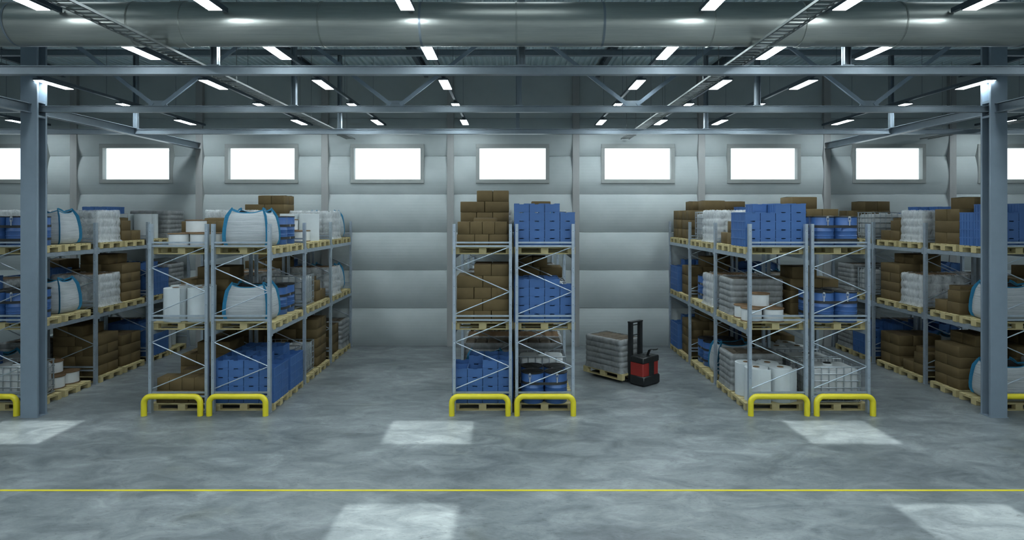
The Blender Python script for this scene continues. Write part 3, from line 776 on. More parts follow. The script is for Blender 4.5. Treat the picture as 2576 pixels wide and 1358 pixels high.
SLOTN = ['front', 'second', 'third', 'fourth', 'fifth', 'rear']
T = {  # contents of every pallet place: (floor, middle shelf, top shelf), front to rear
 0: ('KGSRAS', 'KUKBKS', 'ILULKL'), 1: ('IPAbKR', 'DGUAKS', 'DGULRS'), 2: ('LBABbR', 'RBUUAK', 'PLULAU'), 3: ('KkIAbS', 'GDILUG', 'GDPRUG'),
 4: ('KGSUAR', 'ABUSLR', 'LAISBU'), 5: ('DISUGB', 'KIAGDS', 'KIDGSB'), 6: ('RSGDAK', 'PSUDBK', 'KLUIBB'), 7: ('IIRBKS', 'DBSGKB', 'DBRSKB'),
 8: ('GALbKS', 'GLUAIS', 'KBULIB'), 9: ('SABGKS', 'RBSDKL', 'KGSUKL')}
HIDE = {(0, 0, 0): (0, 1, 2, 3,),
 (0, 0, 2): (0, 1, 2, 3, 4, 5, 6, 7, 8, 9, 10, 11, 12, 13, 14, 15, 16, 17, 20, 21, 22, 23, 24, 25, 28, 29, 30, 31, 36, 37, 38,),
 (0, 0, 3): (1, 3,),
 (0, 0, 5): (0, 1, 2, 3, 4, 5, 6, 7, 8, 9, 10, 11, 12, 13, 14, 15, 16, 17, 18, 19, 20, 21, 22, 23, 24, 25, 26, 27, 28, 29, 30, 31, 32, 33, 34, 35, 36, 37, 38, 39, 40, 41, 42, 43, 44, 45,),
 (0, 1, 0): (0, 1, 2, 3, 18, 19, 20, 21,),
 (0, 1, 1): (0, 1, 2, 3, 4, 5, 6, 7, 8, 9, 10, 11, 12, 13, 14, 15, 16, 17, 18, 19, 20, 21, 22, 23, 24, 25, 26, 27, 28, 29, 30, 31, 32, 33, 34, 35, 36, 37, 38, 40, 41, 42, 44, 45, 46,),
 (0, 1, 4): (0, 1, 2, 3, 4, 5, 6, 7, 13, 14, 15, 16, 17, 27, 28, 29, 30, 31, 32, 33, 34, 35, 36,),
 (0, 1, 5): (99,),
 (0, 2, 1): (99,),
 (0, 2, 2): (0, 1, 2, 3, 4, 5, 6, 7, 8, 9, 10, 11, 12, 13, 14, 15, 16, 17, 18, 19, 20, 21, 22, 23, 24, 25, 26, 27, 28, 29, 30, 31, 32, 33, 34, 35, 40, 41, 42, 43, 44, 45, 46, 47,),
 (0, 2, 3): (99,),
 (0, 2, 4): (0, 1, 2, 3, 4, 5, 6, 7, 18, 19, 20, 21, 27, 28, 29, 30, 31,),
 (0, 2, 5): (0, 1, 2, 6, 7, 8, 9,),
 (1, 0, 1): (0, 2,),
 (1, 0, 3): (8, 9,),
 (1, 0, 5): (0, 2,),
 (1, 1, 2): (0, 1, 4, 5, 6, 8, 9, 10, 12, 13, 16, 17, 18, 20, 21, 22, 24, 25, 28, 29, 30, 32, 33, 34, 40, 41, 42, 44, 45, 46,),
 (1, 1, 4): (0, 1, 2, 3, 4, 5, 6, 7, 8, 9,),
 (1, 1, 5): (0, 1, 2, 4, 5, 6, 8, 9, 10, 12, 13, 14, 16, 17, 18, 20, 21, 22, 24, 25, 26, 28, 29, 30, 32, 33, 34, 36, 37, 38, 40, 41, 44,),
 (1, 2, 2): (0, 1, 4, 5, 6, 8, 9, 10, 12, 13, 16, 17, 20, 21, 22, 24, 25, 28, 29, 30, 32, 40, 41, 42, 44, 45, 46,),
 (1, 2, 3): (1, 2, 7, 8, 9,),
 (1, 2, 4): (2,),
 (1, 2, 5): (0, 1, 4, 5, 6, 8, 9, 12, 13, 16, 17, 20, 21, 22, 24, 25, 28, 29, 32, 33, 36, 37, 44, 45, 46,),
 (2, 0, 2): (18,),
 (2, 0, 3): (0, 3, 6, 8, 9, 11, 12, 14,),
 (2, 0, 4): (0, 3, 6, 8, 9, 11, 12, 13,),
 (2, 0, 5): (99,),
 (2, 1, 2): (0, 1, 2, 3, 4, 5, 6, 7, 8, 9, 10, 11, 12, 13, 14, 15, 16, 17, 18, 19, 20, 21, 22, 23, 24, 25, 26, 27, 28, 29, 30, 32, 33, 34, 36, 37, 40, 41, 44, 45, 46,),
 (2, 1, 3): (0, 1, 2, 3, 4, 5, 6, 7, 8, 9, 10, 11, 12, 13, 14, 15, 16, 17, 18, 19, 20, 21, 22, 23, 24, 25, 26, 27, 28, 29, 30, 31, 32, 33, 34, 35, 36, 40, 41, 42, 44, 45, 46,),
 (2, 1, 4): (18,),
 (2, 1, 5): (0, 1, 2, 3, 4, 5, 6, 7, 8, 9, 10, 11, 12, 13, 14, 19, 20, 21, 22, 23, 24, 25, 26, 27, 28,),
 (2, 2, 1): (7,),
 (2, 2, 2): (0, 1, 2, 3, 4, 5, 6, 7, 8, 9, 10, 11, 12, 13, 14, 15, 16, 17, 18, 19, 20, 21, 22, 23, 24, 25, 26, 27, 28, 29, 30, 31, 32, 33, 34, 35, 42, 44, 45, 46,),
 (2, 2, 3): (99,),
 (2, 2, 4): (18,),
 (2, 2, 5): (0, 1, 2, 3, 4, 5, 6, 7, 8, 9, 10, 11, 12, 13, 14, 15, 16, 17, 18, 19, 20, 21, 22, 23, 24, 25, 26, 27, 28, 29, 30, 31, 32, 33, 34, 35, 36, 37, 38, 40, 41, 42, 43, 44, 45, 46, 47,),
 (3, 0, 4): (0, 3, 6, 8, 9, 11, 12,),
 (3, 0, 5): (0, 1, 2, 4, 5, 6, 8, 9, 10, 12, 13, 14, 16, 17, 18, 20, 21, 22, 24, 25, 26, 28, 29, 30, 32, 33, 34, 36, 37, 38, 40, 44,),
 (3, 1, 3): (0, 1, 6, 7, 8,),
 (3, 1, 4): (0, 1, 2, 4, 5, 6, 8, 9, 10, 12, 13, 16, 17, 20, 21, 22, 32, 33, 34, 44, 45, 46,),
 (3, 2, 2): (0, 2,),
 (3, 2, 3): (2,),
 (3, 2, 4): (0, 1, 4, 5, 8, 9, 10, 12, 13, 16, 17, 20, 21, 22, 24, 25, 28, 29, 32, 33, 34, 40, 41, 44, 45, 46,),
 (4, 0, 2): (0, 1, 2, 3, 4, 5, 6, 8, 9, 10, 11, 12, 13, 14, 17, 18, 19, 20, 21, 22, 25, 26, 27, 28, 29, 30,),
 (4, 0, 3): (0, 1, 2, 4, 5, 6, 8, 9, 10, 11, 12, 13, 14, 16, 17, 18, 20, 21, 22, 23, 24, 25, 26, 28, 29, 30, 32, 33, 34, 35, 41, 42, 43, 45, 46, 47,),
 (4, 0, 4): (16, 17, 18, 19,),
 (4, 0, 5): (0, 2, 3,),
 (4, 1, 1): (8, 11,),
 (4, 1, 2): (0, 1, 2, 3, 4, 5, 6, 7, 8, 9, 10, 11, 12, 13, 14, 15, 16, 17, 18, 19, 20, 21, 22, 23, 24, 25, 26, 27, 28, 29, 30, 31, 32, 33, 34, 35, 36, 37, 38, 39, 40, 41, 42, 43, 44, 45, 46, 47,),
 (4, 1, 3): (0, 1, 2, 3, 4, 5, 6, 7, 8, 9, 10, 11, 12, 13, 14, 15, 16, 17, 18, 19, 20, 21, 22, 23, 24, 25, 26, 27, 28, 29, 30, 31, 32, 33, 34, 35, 36, 37, 38, 39, 42, 46, 47,),
 (4, 1, 4): (0, 1, 2, 3, 4, 5, 6, 7, 8, 9, 10,),
 (4, 1, 5): (3,),
 (4, 2, 3): (0, 1, 2, 3, 4, 5, 6, 7, 8, 9, 10, 11, 12, 13, 14, 15, 16, 17, 18, 19, 20, 21, 22, 23, 24, 25, 26, 28, 29, 30, 33, 34, 36, 37, 38, 39, 41, 42, 44, 45, 46, 47,),
 (4, 2, 4): (8, 11,),
 (4, 2, 5): (0, 1, 2, 3, 4, 5, 6, 7, 8, 9, 10, 11, 12, 13, 14, 15, 16, 17, 18, 19, 20, 21, 22, 23, 24, 25, 26, 28, 29, 30, 31, 32, 33, 34, 35, 36, 37, 38, 40, 41, 42, 44, 45, 46, 47,),
 (5, 0, 2): (0, 1, 2, 3, 4, 5, 6, 7, 8, 9, 10, 11, 12, 13, 14, 15, 16, 17, 18, 19, 20, 21, 22, 23, 25, 26, 28, 29, 30, 31, 37, 38,),
 (5, 0, 3): (0, 1, 2, 3, 4, 5, 6, 7, 8, 9, 10, 11, 12, 13, 14, 15, 17, 18, 19, 20, 21, 22, 23, 25, 26, 27, 29, 30, 31, 32, 33, 34, 35, 41, 42, 44, 45, 46, 47,),
 (5, 0, 5): (11, 12, 13, 14,),
 (5, 1, 3): (99,),
 (5, 1, 4): (99,),
 (5, 1, 5): (0, 1, 2, 3, 4, 5, 6, 7, 8, 9, 10, 11, 12, 13, 14, 15, 16, 17, 18, 19, 20, 21, 22, 23, 24, 25, 26, 27, 28, 29, 30, 31, 32, 33, 34, 35, 36, 37, 38, 39, 40, 41, 44, 45,),
 (5, 2, 0): (28, 33,),
 (5, 2, 4): (0, 1, 2, 3, 4, 5, 6, 7, 8, 9, 10, 11, 12, 13, 14, 15, 16, 17, 18, 19, 20, 21, 22, 23, 24, 25, 26, 27, 28, 29, 30, 31, 33, 34, 35, 36, 37, 38, 39, 41, 44, 45, 46, 47,),
 (5, 2, 5): (8, 11,),
 (6, 0, 1): (1, 2, 3, 5, 6, 7, 9, 10, 11, 13, 14, 15, 17, 18, 19, 21, 22, 23, 25, 26, 27, 29, 30, 31, 37, 38, 39,),
 (6, 0, 5): (4, 5, 6, 7, 8, 9, 10, 11, 12, 13, 14, 15, 16, 17, 32, 33, 34, 35, 36,),
 (6, 1, 1): (1, 2, 5, 6, 7, 10, 13, 14, 15, 21, 22, 23, 29, 30, 31, 37, 38, 39,),
 (6, 1, 2): (1, 2, 3, 5, 6, 7, 9, 10, 11, 13, 14, 15, 17, 18, 19, 21, 22, 23, 25, 26, 27, 29, 30, 31, 33, 34, 35, 41, 42, 43, 45, 46, 47,),
 (6, 1, 5): (4, 5, 6, 7, 13, 14, 15, 16, 17, 32, 33, 34, 35, 36,),
 (6, 2, 0): (32, 33, 34, 35, 36,),
 (6, 2, 1): (1, 2, 7, 8, 9,),
 (6, 2, 2): (1, 2, 3, 5, 6, 7, 9, 10, 11, 14, 15, 18, 19, 21, 22, 23, 26, 27, 30, 31, 34, 35, 42, 43, 45, 46, 47,),
 (6, 2, 5): (10, 13, 15,),
 (7, 0, 4): (8, 9, 10, 11, 12, 13, 14, 15, 16, 17, 27, 28, 29, 30, 31, 32, 33, 34, 35, 36,),
 (7, 0, 5): (99,),
 (7, 1, 2): (0, 1, 2, 3, 4, 5, 6, 7, 8, 9, 10, 11, 12, 13, 14, 15, 16, 17, 18, 19, 20, 21, 22, 23, 24, 25, 26, 27, 28, 29, 30, 31, 32, 33, 34, 35, 36, 37, 38, 39, 42, 43, 47,),
 (7, 1, 5): (10, 13,),
 (7, 2, 1): (13,),
 (7, 2, 2): (99,),
 (7, 2, 3): (0, 1, 2, 3, 4, 5, 6, 7, 8, 9, 10, 11, 12, 13, 14, 15, 16, 17, 18, 19, 20, 21, 22, 23, 24, 25, 26, 27, 28, 29, 30, 31, 32, 33, 34, 35, 36, 37, 38, 39, 41, 42, 43, 45, 46, 47,),
 (7, 2, 4): (0, 1, 2, 3, 4, 5, 6, 7, 13, 14, 15, 16, 17, 18, 19, 20, 21, 27, 28, 29, 30, 31, 32, 33, 34, 35, 36,),
 (7, 2, 5): (10, 13,),
 (8, 0, 2): (2, 8, 9,),
 (8, 0, 5): (1, 2, 3, 5, 6, 7, 9, 10, 11, 13, 14, 15, 17, 18, 19, 21, 22, 23, 25, 26, 27, 29, 30, 31, 33, 34, 35, 37, 38, 39, 42, 43,),
 (8, 1, 1): (2, 8, 9,),
 (8, 1, 2): (2, 3, 5, 6, 7, 9, 10, 11, 15, 17, 18, 19, 21, 22, 23, 29, 30, 31, 33, 34, 35, 41, 42, 43, 45, 46, 47,),
 (8, 1, 5): (1, 2, 3, 5, 6, 7, 9, 10, 11, 13, 14, 15, 17, 18, 19, 21, 22, 23, 25, 26, 27, 29, 30, 31, 34, 35, 37, 38, 39,),
 (8, 2, 0): (27, 28, 29, 30, 31, 32, 33, 34, 35, 36,),
 (8, 2, 2): (2, 3, 5, 6, 7, 9, 10, 11, 14, 15, 17, 18, 19, 21, 22, 23, 26, 27, 29, 30, 31, 35, 38, 39, 41, 42, 43, 45, 46, 47,),
 (8, 2, 3): (1, 2, 7, 8, 9,),
 (9, 0, 0): (3, 4, 5, 6, 7, 11, 13, 14, 15, 19, 21, 22, 23, 27, 29, 30, 31, 35, 37, 38, 39,),
 (9, 0, 1): (19,),
 (9, 0, 2): (8, 11,),
 (9, 0, 4): (18, 19, 20, 21,),
 (9, 0, 5): (0, 1, 2, 3, 4, 5, 6, 7, 8, 9, 10, 11, 12, 13, 14, 15, 16, 17, 18, 19, 20, 21, 22, 23, 24, 25, 26, 27, 28, 29, 30, 31, 32, 33, 34, 35, 36, 37, 38, 39, 40, 42, 43,),
 (9, 1, 2): (0, 1, 2, 3, 4, 5, 6, 7, 8, 9, 10, 11, 12, 13, 14, 15, 16, 17, 18, 19, 20, 21, 22, 23, 25, 26, 27, 29, 30, 31, 33, 34, 35, 36, 37, 38, 39, 41, 46,),
 (9, 1, 3): (99,),
 (9, 1, 4): (0, 1, 2, 3, 4, 5, 6, 7, 18, 19, 20, 21, 22, 23, 24, 25, 26, 27, 28, 29, 30, 31,),
 (9, 1, 5): (99,),
 (9, 2, 0): (13, 14, 15, 16, 17, 18, 19, 20, 21, 32, 33, 34, 35, 36,),
 (9, 2, 1): (99,),
 (9, 2, 2): (99,),
 (9, 2, 3): (99,),
 (9, 2, 4): (4, 5, 6, 7, 32, 33, 34, 35, 36,),
 (9, 2, 5): (99,)}
BULK = {(0, 0, 0): (4, 5, 6, 7, 8, 9, 10, 11, 12, 13, 14, 15, 16, 17, 18, 19, 20, 21, 22, 23, 24, 25, 26, 27, 28, 29, 30, 31, 32, 33, 34,),
 (0, 0, 4): (0, 1, 2, 3, 4, 5, 6, 7, 8, 9, 10, 11, 12, 13, 14, 18, 19,),
 (0, 1, 0): (4, 5, 6, 7, 8, 9, 10, 11, 12, 13, 14, 15, 16, 17, 22, 23, 24, 25, 26, 27, 28, 29, 30, 31, 32, 33, 34,),
 (0, 1, 2): (0, 1, 2, 4, 5, 6, 8, 9, 10, 11, 12, 13, 14, 15, 18, 19, 20, 22, 23, 24, 25, 26, 27, 28, 29, 30, 32, 33, 34, 35,),
 (0, 1, 3): (0, 1, 2, 3, 4, 5, 6, 7, 8, 9, 11, 12,),
 (0, 1, 4): (8, 9, 10, 11, 12, 18, 19, 20, 22, 23, 24, 25, 26,),
 (0, 2, 4): (8, 9, 10, 11, 13, 14, 15, 16, 22, 23, 24, 25, 32, 33, 34,),
 (0, 2, 5): (3, 4, 5,),
 (1, 0, 2): (3, 4, 11, 12,),
 (1, 0, 3): (0, 1, 3, 4, 6,),
 (1, 0, 4): (0, 1, 2, 3, 5, 6, 7, 8, 10, 11, 13, 19, 20, 21, 22, 24, 25, 26, 27, 29, 30, 31, 32,),
 (1, 1, 3): (0, 1, 3, 4, 6, 8, 9, 11, 12,),
 (1, 1, 4): (19, 20, 21, 22, 24, 25, 26, 27, 29, 30, 31,),
 (1, 2, 3): (4, 5,),
 (2, 0, 0): (3, 4, 5,),
 (2, 0, 1): (0, 1, 2, 3, 4, 5, 7, 12, 13,),
 (2, 0, 2): (0, 1, 2, 3, 4, 5, 6, 7, 8, 9, 10, 11, 12,),
 (2, 0, 3): (1, 2, 4, 5, 7,),
 (2, 0, 4): (1, 2, 4, 5, 7, 10,),
 (2, 1, 1): (0, 1, 3, 4, 5, 6, 12,),
 (2, 1, 4): (0, 1, 2, 3, 4, 5, 6, 7, 8, 9, 11, 12,),
 (2, 1, 5): (15, 16, 17, 29, 30, 31, 34, 35, 36,),
 (2, 2, 1): (0, 1, 3, 4, 5,),
 (2, 2, 4): (0, 1, 2, 3, 4, 5, 6, 7, 8, 9, 11, 12, 13,),
 (3, 0, 0): (19, 20, 21, 22, 24, 25, 26, 27, 29, 30, 31,),
 (3, 0, 1): (0, 1, 2, 3, 5, 6, 7, 8, 10, 11, 12, 18, 19, 20, 21, 23, 24, 25, 26, 28, 29, 30,),
 (3, 0, 3): (0, 1, 3, 4, 6, 11, 12,),
 (3, 0, 4): (1, 4,),
 (3, 1, 3): (3, 4,),
 (4, 0, 0): (18, 19, 20, 22, 23, 24, 27, 28, 29, 30, 32, 33, 34, 35,),
 (4, 0, 4): (0, 1, 2, 3, 4, 5, 6, 7, 11, 12, 13,),
 (4, 1, 0): (3, 5, 11, 12, 13,),
 (4, 1, 1): (0, 1, 2, 3, 4, 5, 6, 7, 9, 10, 12, 13, 14, 15,),
 (4, 2, 0): (3, 4, 5,),
 (4, 2, 1): (0, 1, 3, 4, 5, 6, 11, 12, 13, 18, 19,),
 (4, 2, 4): (0, 1, 2, 3, 4, 5, 6, 7, 9, 10, 12, 13, 14,),
 (5, 0, 5): (0, 1, 2, 3, 4, 5,),
 (5, 1, 0): (24, 25, 26, 27, 29, 30, 31, 32, 34, 35, 36,),
 (5, 1, 2): (0, 1, 2, 3, 4, 5, 6, 7, 8, 9, 11, 12, 13,),
 (5, 2, 0): (24, 25, 29, 30, 34, 35,),
 (5, 2, 5): (0, 1, 2, 3, 4, 5, 6, 7, 9, 10, 12, 13,),
 (6, 0, 4): (1, 2, 4, 5, 7, 12, 13,),
 (6, 0, 5): (22, 23, 24, 27, 28, 29, 30,),
 (6, 1, 4): (1, 2, 4, 5, 7, 13,),
 (6, 1, 5): (8, 9, 10, 11, 22, 23, 24, 25, 27, 28, 29, 30,),
 (6, 2, 0): (22, 23, 24, 25, 27, 28, 29, 30,),
 (6, 2, 1): (4, 5, 10,),
 (6, 2, 4): (1, 2, 4, 5, 7, 12, 13,),
 (6, 2, 5): (1, 2, 4, 5, 7, 9, 12,),
 (7, 0, 3): (0, 1, 2, 3, 4, 5, 7, 12,),
 (7, 0, 4): (0, 1, 4, 5, 6, 7, 18, 19, 20, 22, 23, 24, 25, 26,),
 (7, 1, 1): (1, 2, 4, 5, 7, 12,),
 (7, 1, 4): (0, 1, 2, 4, 5, 6, 8, 9, 10, 13, 14, 15, 18, 19, 20, 22, 23, 24, 25, 27, 28, 29, 30, 32, 33, 34, 35,),
 (7, 1, 5): (0, 1, 2, 3, 4, 5, 6, 7, 9, 11, 12,),
 (7, 2, 1): (0, 1, 2, 3, 4, 5, 6, 7, 8, 11, 12,),
 (7, 2, 4): (8, 9, 10, 11, 12, 22, 23, 24, 25,),
 (7, 2, 5): (0, 1, 2, 3, 4, 5, 6, 7, 9, 11, 12,),
 (8, 0, 1): (1, 2, 4, 5, 7, 10, 12, 13, 15, 17,),
 (8, 0, 2): (1, 4, 5,),
 (8, 0, 3): (2, 4, 5, 7,),
 (8, 0, 4): (4, 5, 6, 8, 9, 10, 13, 14, 15, 16, 22, 23, 24, 27, 28, 29, 30, 32, 33, 34, 35,),
 (8, 1, 1): (1, 4, 5,),
 (8, 1, 3): (1, 2, 4, 5, 7, 9, 10, 12, 13,),
 (8, 2, 0): (13, 14, 15, 16, 17, 22, 23, 24, 25,),
 (8, 2, 1): (1, 2, 4, 5, 7, 9, 10, 12, 13, 15,),
 (8, 2, 3): (4, 5,),
 (8, 2, 5): (1, 2, 3, 4, 5, 7, 12, 13,),
 (9, 0, 1): (0, 1, 2, 3, 4, 5, 6, 7, 9, 10, 11, 12, 13, 15, 17,),
 (9, 0, 2): (0, 1, 2, 3, 4, 5, 6, 7, 9, 10, 12, 13, 15,),
 (9, 0, 4): (0, 1, 2, 4, 5, 6, 8, 9, 10, 13, 14, 15, 16, 22, 23, 24, 27, 28, 29, 30, 32, 33, 34, 35, 36,),
 (9, 1, 1): (0, 1, 2, 3, 4, 5, 6, 7, 10, 13,),
 (9, 1, 4): (8, 9, 10, 13, 14, 15, 32, 33, 34, 35,),
 (9, 2, 0): (0, 1, 2, 3, 4, 5, 6, 7, 8, 9, 10, 11, 12, 22, 23, 24, 25, 26, 27, 28, 29, 30, 31,),
 (9, 2, 4): (0, 1, 2, 3, 8, 9, 10, 11, 13, 14, 15, 16, 18, 19, 20, 22, 23, 24, 25, 27, 28, 29, 30,)}
bulk = {'crate': [], 'carton': []}
def inbulk(key, i): return i in BULK.get(key, ())
def keep(key, i):
    h = HIDE.get(key); return h is None or i not in h
layerw = ['bottom', 'second', 'third', 'fourth', 'fifth', 'sixth']
KEYS = {}
def carton(x, y, z, w, d, h, lab, grp, top=False):
    m, f = carton_mesh(w, d, h); o = link('carton', m, (x, y, z)); tag(o, lab, 'box', grp)
    if top:
        link('flap', f, (0, 0, h - .003), parent=o); link('flap', f, (0, 0, h - .003), (0, 0, PI), parent=o)
    return o
PTH = .144
for ri, (rname, rx) in enumerate(RK):
    xc = rx + RW / 2
    for lv in range(3):
        for s in range(6):
            code = T[ri][lv][s]
            if (ri, lv, s) in HIDE and 99 in HIDE[(ri, lv, s)]: continue
            ys = 12.10 + (s // 2) * BAY + (s % 2) * .895; z0 = LEV[lv] + .0005; zt = z0 + PTH + .0005; yc = ys + .4
            where = '%s pallet %s, %s' % (SLOTN[s], LN[lv], rname)      # 8-9 words
            key = (ri, lv, s)
            rnd = random.Random(ri * 100 + lv * 10 + s)
            if keep(key, -1):
                what = {'A': 'cartons', 'B': 'cartons', 'b': 'cartons', 'L': 'cartons', 'K': 'blue crates', 'k': 'blue crates', 'D': 'drums', 'G': 'big bag', 'I': 'tank', 'R': 'paper rolls', 'P': 'spools', 'S': 'wrapped sacks', 'U': 'wrapped buckets'}[code]
                n = len(('wooden pallet under %s %s' % (what, where)).replace(',', ' ').split())
                lab = 'wooden pallet under %s, %s %s, %s' % (what, SLOTN[s], LN[lv], rname)
                pl = add_pallet(rx + RW / 2 - .6, ys, z0, lab); pl['bake'] = '%d,%d,%d,-1' % key
            G = lambda k: '%s on the %s' % (k, rname)
            def reg(o, i): o['bake'] = '%d,%d,%d,%d' % (*key, i); return o
            items = []
            if code in 'ABb':
                h = .2275 if code == 'A' else .252
                full = {'A': 4, 'B': 3, 'b': 3}[code]; top = {'A': 1, 'B': 1, 'b': 0}[code]
                W, D = 1.03, .76; flip = ri in (0, 1, 7) or (ri, lv, s) == (5, 1, 2)
                sg = -1 if flip else 1
                i = 0
                for l in range(full + top):
                    A_ = (l + (0 if full % 2 == 0 else 1)) % 2 == 0 if code == 'A' else l % 2 == 0
                    if l >= full and code == 'B':
                        cells = [(.17, -.0, .52, .60)] if (ri + s) % 2 == 0 else [(0.0, 0, .34, .70), (.345, 0, .34, .70)]
                    elif A_ : cells = [(cx, cy, .332, .372) for cy in (-.19, .19) for cx in (-.3425, 0, .3425)]
                    else: cells = [(-.2585, 0, .506, .752), (.2585, 0, .506, .752)]
                    if l >= full and code == 'A': cells = [c for c in cells if c[0] > -.2]
                    for (cx, cy, w, d) in cells:
                        if l >= full: cx *= sg
                        jx, jy = rnd.uniform(-.002, .002), rnd.uniform(-.003, .003)
                        if inbulk(key, i): bulk['carton'].append((xc + cx + jx, yc + cy + jy, zt + l * (h + .0005), w, d, h))
                        elif keep(key, i):
                            px = ('left' if cx < -.1 else 'right' if cx > .1 else 'middle'); py = 'front' if cy < -.05 else 'back' if cy > .05 else ''
                            lab = 'carton, %s layer %s %s, %s %s, %s' % (layerw[l], py, px, SLOTN[s], LN[lv], rname)
                            reg(carton(xc + cx + jx, yc + cy + jy, zt + l * (h + .0005), w, d, h, lab, G('cartons'), l >= full + top - 1), i)
                        i += 1
            elif code == 'L':
                cells = []
                for cy in (-.19, .19): cells += [(-.335, cy, .345, .37, 0, .248), (-.02, cy, .27, .37, 0, .248), (.31, cy, .37, .37, 0, .248)]
                for k in range(4): cells.append((-.375 + .245 * k, -.19, .238, .37, 1, .246))
                cells.append((.03, .19, .47, .34, 1, .31))
                for i, (cx, cy, w, d, l, h) in enumerate(cells):
                    if ri < 2: cx = -cx
                    if inbulk(key, i): bulk['carton'].append((xc + cx, yc + cy, zt + l * .2485, w, d, h))
                    elif keep(key, i):
                        px = ['leftmost', 'second', 'third', 'rightmost'][i - 6] if 6 <= i < 10 else ('left' if cx < -.1 else 'right' if cx > .1 else 'middle')
                        if ri < 2 and 6 <= i < 10: px = ['rightmost', 'third', 'second', 'leftmost'][i - 6]
                        lab = 'carton, %s layer %s %s, %s %s, %s' % (['lower', 'upper'][l], 'front' if cy < 0 else 'back', px, SLOTN[s], LN[lv], rname)
                        reg(carton(xc + cx, yc + cy, zt + l * .2485, w, d, h, lab, G('cartons'), i > 9), i)
            elif code in 'Kk':
                if ri in (0, 6, 8, 9, 4, 7): fr, bk = [4, 4, 5, 5], [4, 5, 5, 5]
                else: fr, bk = [5, 5, 5, 4], [5, 5, 5, 4]
                if code == 'k': fr, bk = [5, 5, 4, 4], [5, 5, 5, 4]
                i = 0
                for row, hs in ((0, fr), (1, bk)):
                    for c in range(4):
                        for l in range(hs[c]):
                            if inbulk(key, i): bulk['crate'].append((xc - .45 + .3 * c, yc - .198 + .396 * row, zt + l * (CH + .004)))
                            elif keep(key, i):
                                lab = 'blue crate, %s layer, %s column %s, %s %s, %s' % (layerw[l], ['front', 'back'][row], ['one', 'two', 'three', 'four'][c], SLOTN[s], LN[lv], rname)
                                o = link('storage_crate', CR, (xc - .45 + .3 * c, yc - .198 + .396 * row, zt + l * (CH + .004))); tag(o, lab, 'crate', G('blue crates')); reg(o, i)
                            i += 1
            elif code == 'D':
                i = 0
                for (cx, cy, nm) in ((-.231, -.2255, 'front left'), (.231, -.2255, 'front right'), (-.231, .2255, 'back left'), (.231, .2255, 'back right')):
                    if keep(key, i):
                        o = link('steel_drum', DB, (xc + cx, yc + cy, zt)); tag(o, 'blue drum with black lid, %s, %s %s, %s' % (nm, SLOTN[s], LN[lv], rname), 'drum', G('drums')); reg(o, i)
                        a = rnd.choice([-.1, -.25, .05]) + (PI if cy > 0 and False else 0)
                        link('lid', DLID, rot=(0, 0, rnd.uniform(0, 3)), parent=o); link('latch', DLT, rot=(0, 0, a), parent=o)
                    i += 1
                for zz, nm in ((.40, 'upper'), (.135, 'lower')):
                    if keep(key, i):
                        o = link('lashing_strap', STR, (xc, yc, zt + zz)); tag(o, 'dark %s strap around four blue drums, %s %s, %s' % (nm, SLOTN[s], LN[lv], rname), 'strap', G('straps')); link('buckle', BUCK, parent=o); reg(o, i)
                    i += 1
            elif code == 'G':
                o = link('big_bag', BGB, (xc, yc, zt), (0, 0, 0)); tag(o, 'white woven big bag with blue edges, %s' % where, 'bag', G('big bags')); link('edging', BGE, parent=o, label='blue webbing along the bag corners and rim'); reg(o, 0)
            elif code == 'I':
                o = link('liquid_tank', None, (xc, yc, zt)); tag(o, 'white liquid tank in wire cage, %s' % where, 'tank', G('caged tanks'))
                for m, nm in zip(IB, ('inner_tank', 'cage', 'filler_neck', 'cap')): link(nm, m, parent=o)
                reg(o, 0)
                for ch in o.children: ch['bake'] = o['bake']
            elif code == 'R':
                for i, (cx, cy, nm) in enumerate(((-.235, -.17, 'front left'), (.245, -.175, 'front right'), (-.36, .19, 'back left'), (.15, .225, 'back right'))):
                    if ri in (6,) : cx -= .06
                    if i == 2: cx, cy = -.33, .26
                    if keep(key, i):
                        o = link('paper_roll', RB, (xc + cx, yc + cy, zt), (0, 0, [0, .5, .9, 2.6][i])); tag(o, 'white paper roll on end, %s, %s %s, %s' % (nm, SLOTN[s], LN[lv], rname), 'roll', G('paper rolls'))
                        link('core', RC, parent=o, label='brown cardboard core'); reg(o, i)
            elif code == 'P':
                dx = {6: -.18, 2: .06}.get(ri, 0)
                for i, (cx, cy, zz, nm) in enumerate(((-.215, -.19, 0, 'lower front left'), (.215, -.19, 0, 'lower front right'), (-.2, .23, 0, 'lower back left'), (.23, .23, 0, 'lower back right'), (0.02, .02, .2655, 'topmost'))):
                    if keep(key, i):
                        o = link('cable_spool', SB, (xc + cx + dx, yc + cy, zt + zz)); tag(o, 'white cable spool, %s, %s %s, %s' % (nm, SLOTN[s], LN[lv], rname), 'spool', G('cable spools'))
                        for f in SF: link('flange', f, parent=o, label='brown wooden flange')
                        reg(o, i)
            elif code == 'S':
                o = link('wrapped_sack_stack', None, (xc, yc, zt)); tag(o, 'grey film-wrapped stack of sacks, %s' % where, 'sack stack', G('wrapped sacks')); o['wrap'] = 1
                i = 0
                for l in range(6):
                    for r_ in range(2):
                        for c in range(4):
                            if l == 5 or keep(key, i):
                                q = link('sack', SACK, (-.405 + .27 * c, -.186 + .372 * r_, l * .125), (0, 0, 0), parent=o); reg(q, i)
                            i += 1
                link('film', WS, parent=o, label='translucent grey stretch film'); 
            elif code == 'U':
                o = link('wrapped_bucket_stack', None, (xc, yc, zt)); tag(o, 'film-wrapped stack of white buckets, %s' % where, 'bucket stack', G('wrapped buckets'))
                i = 0
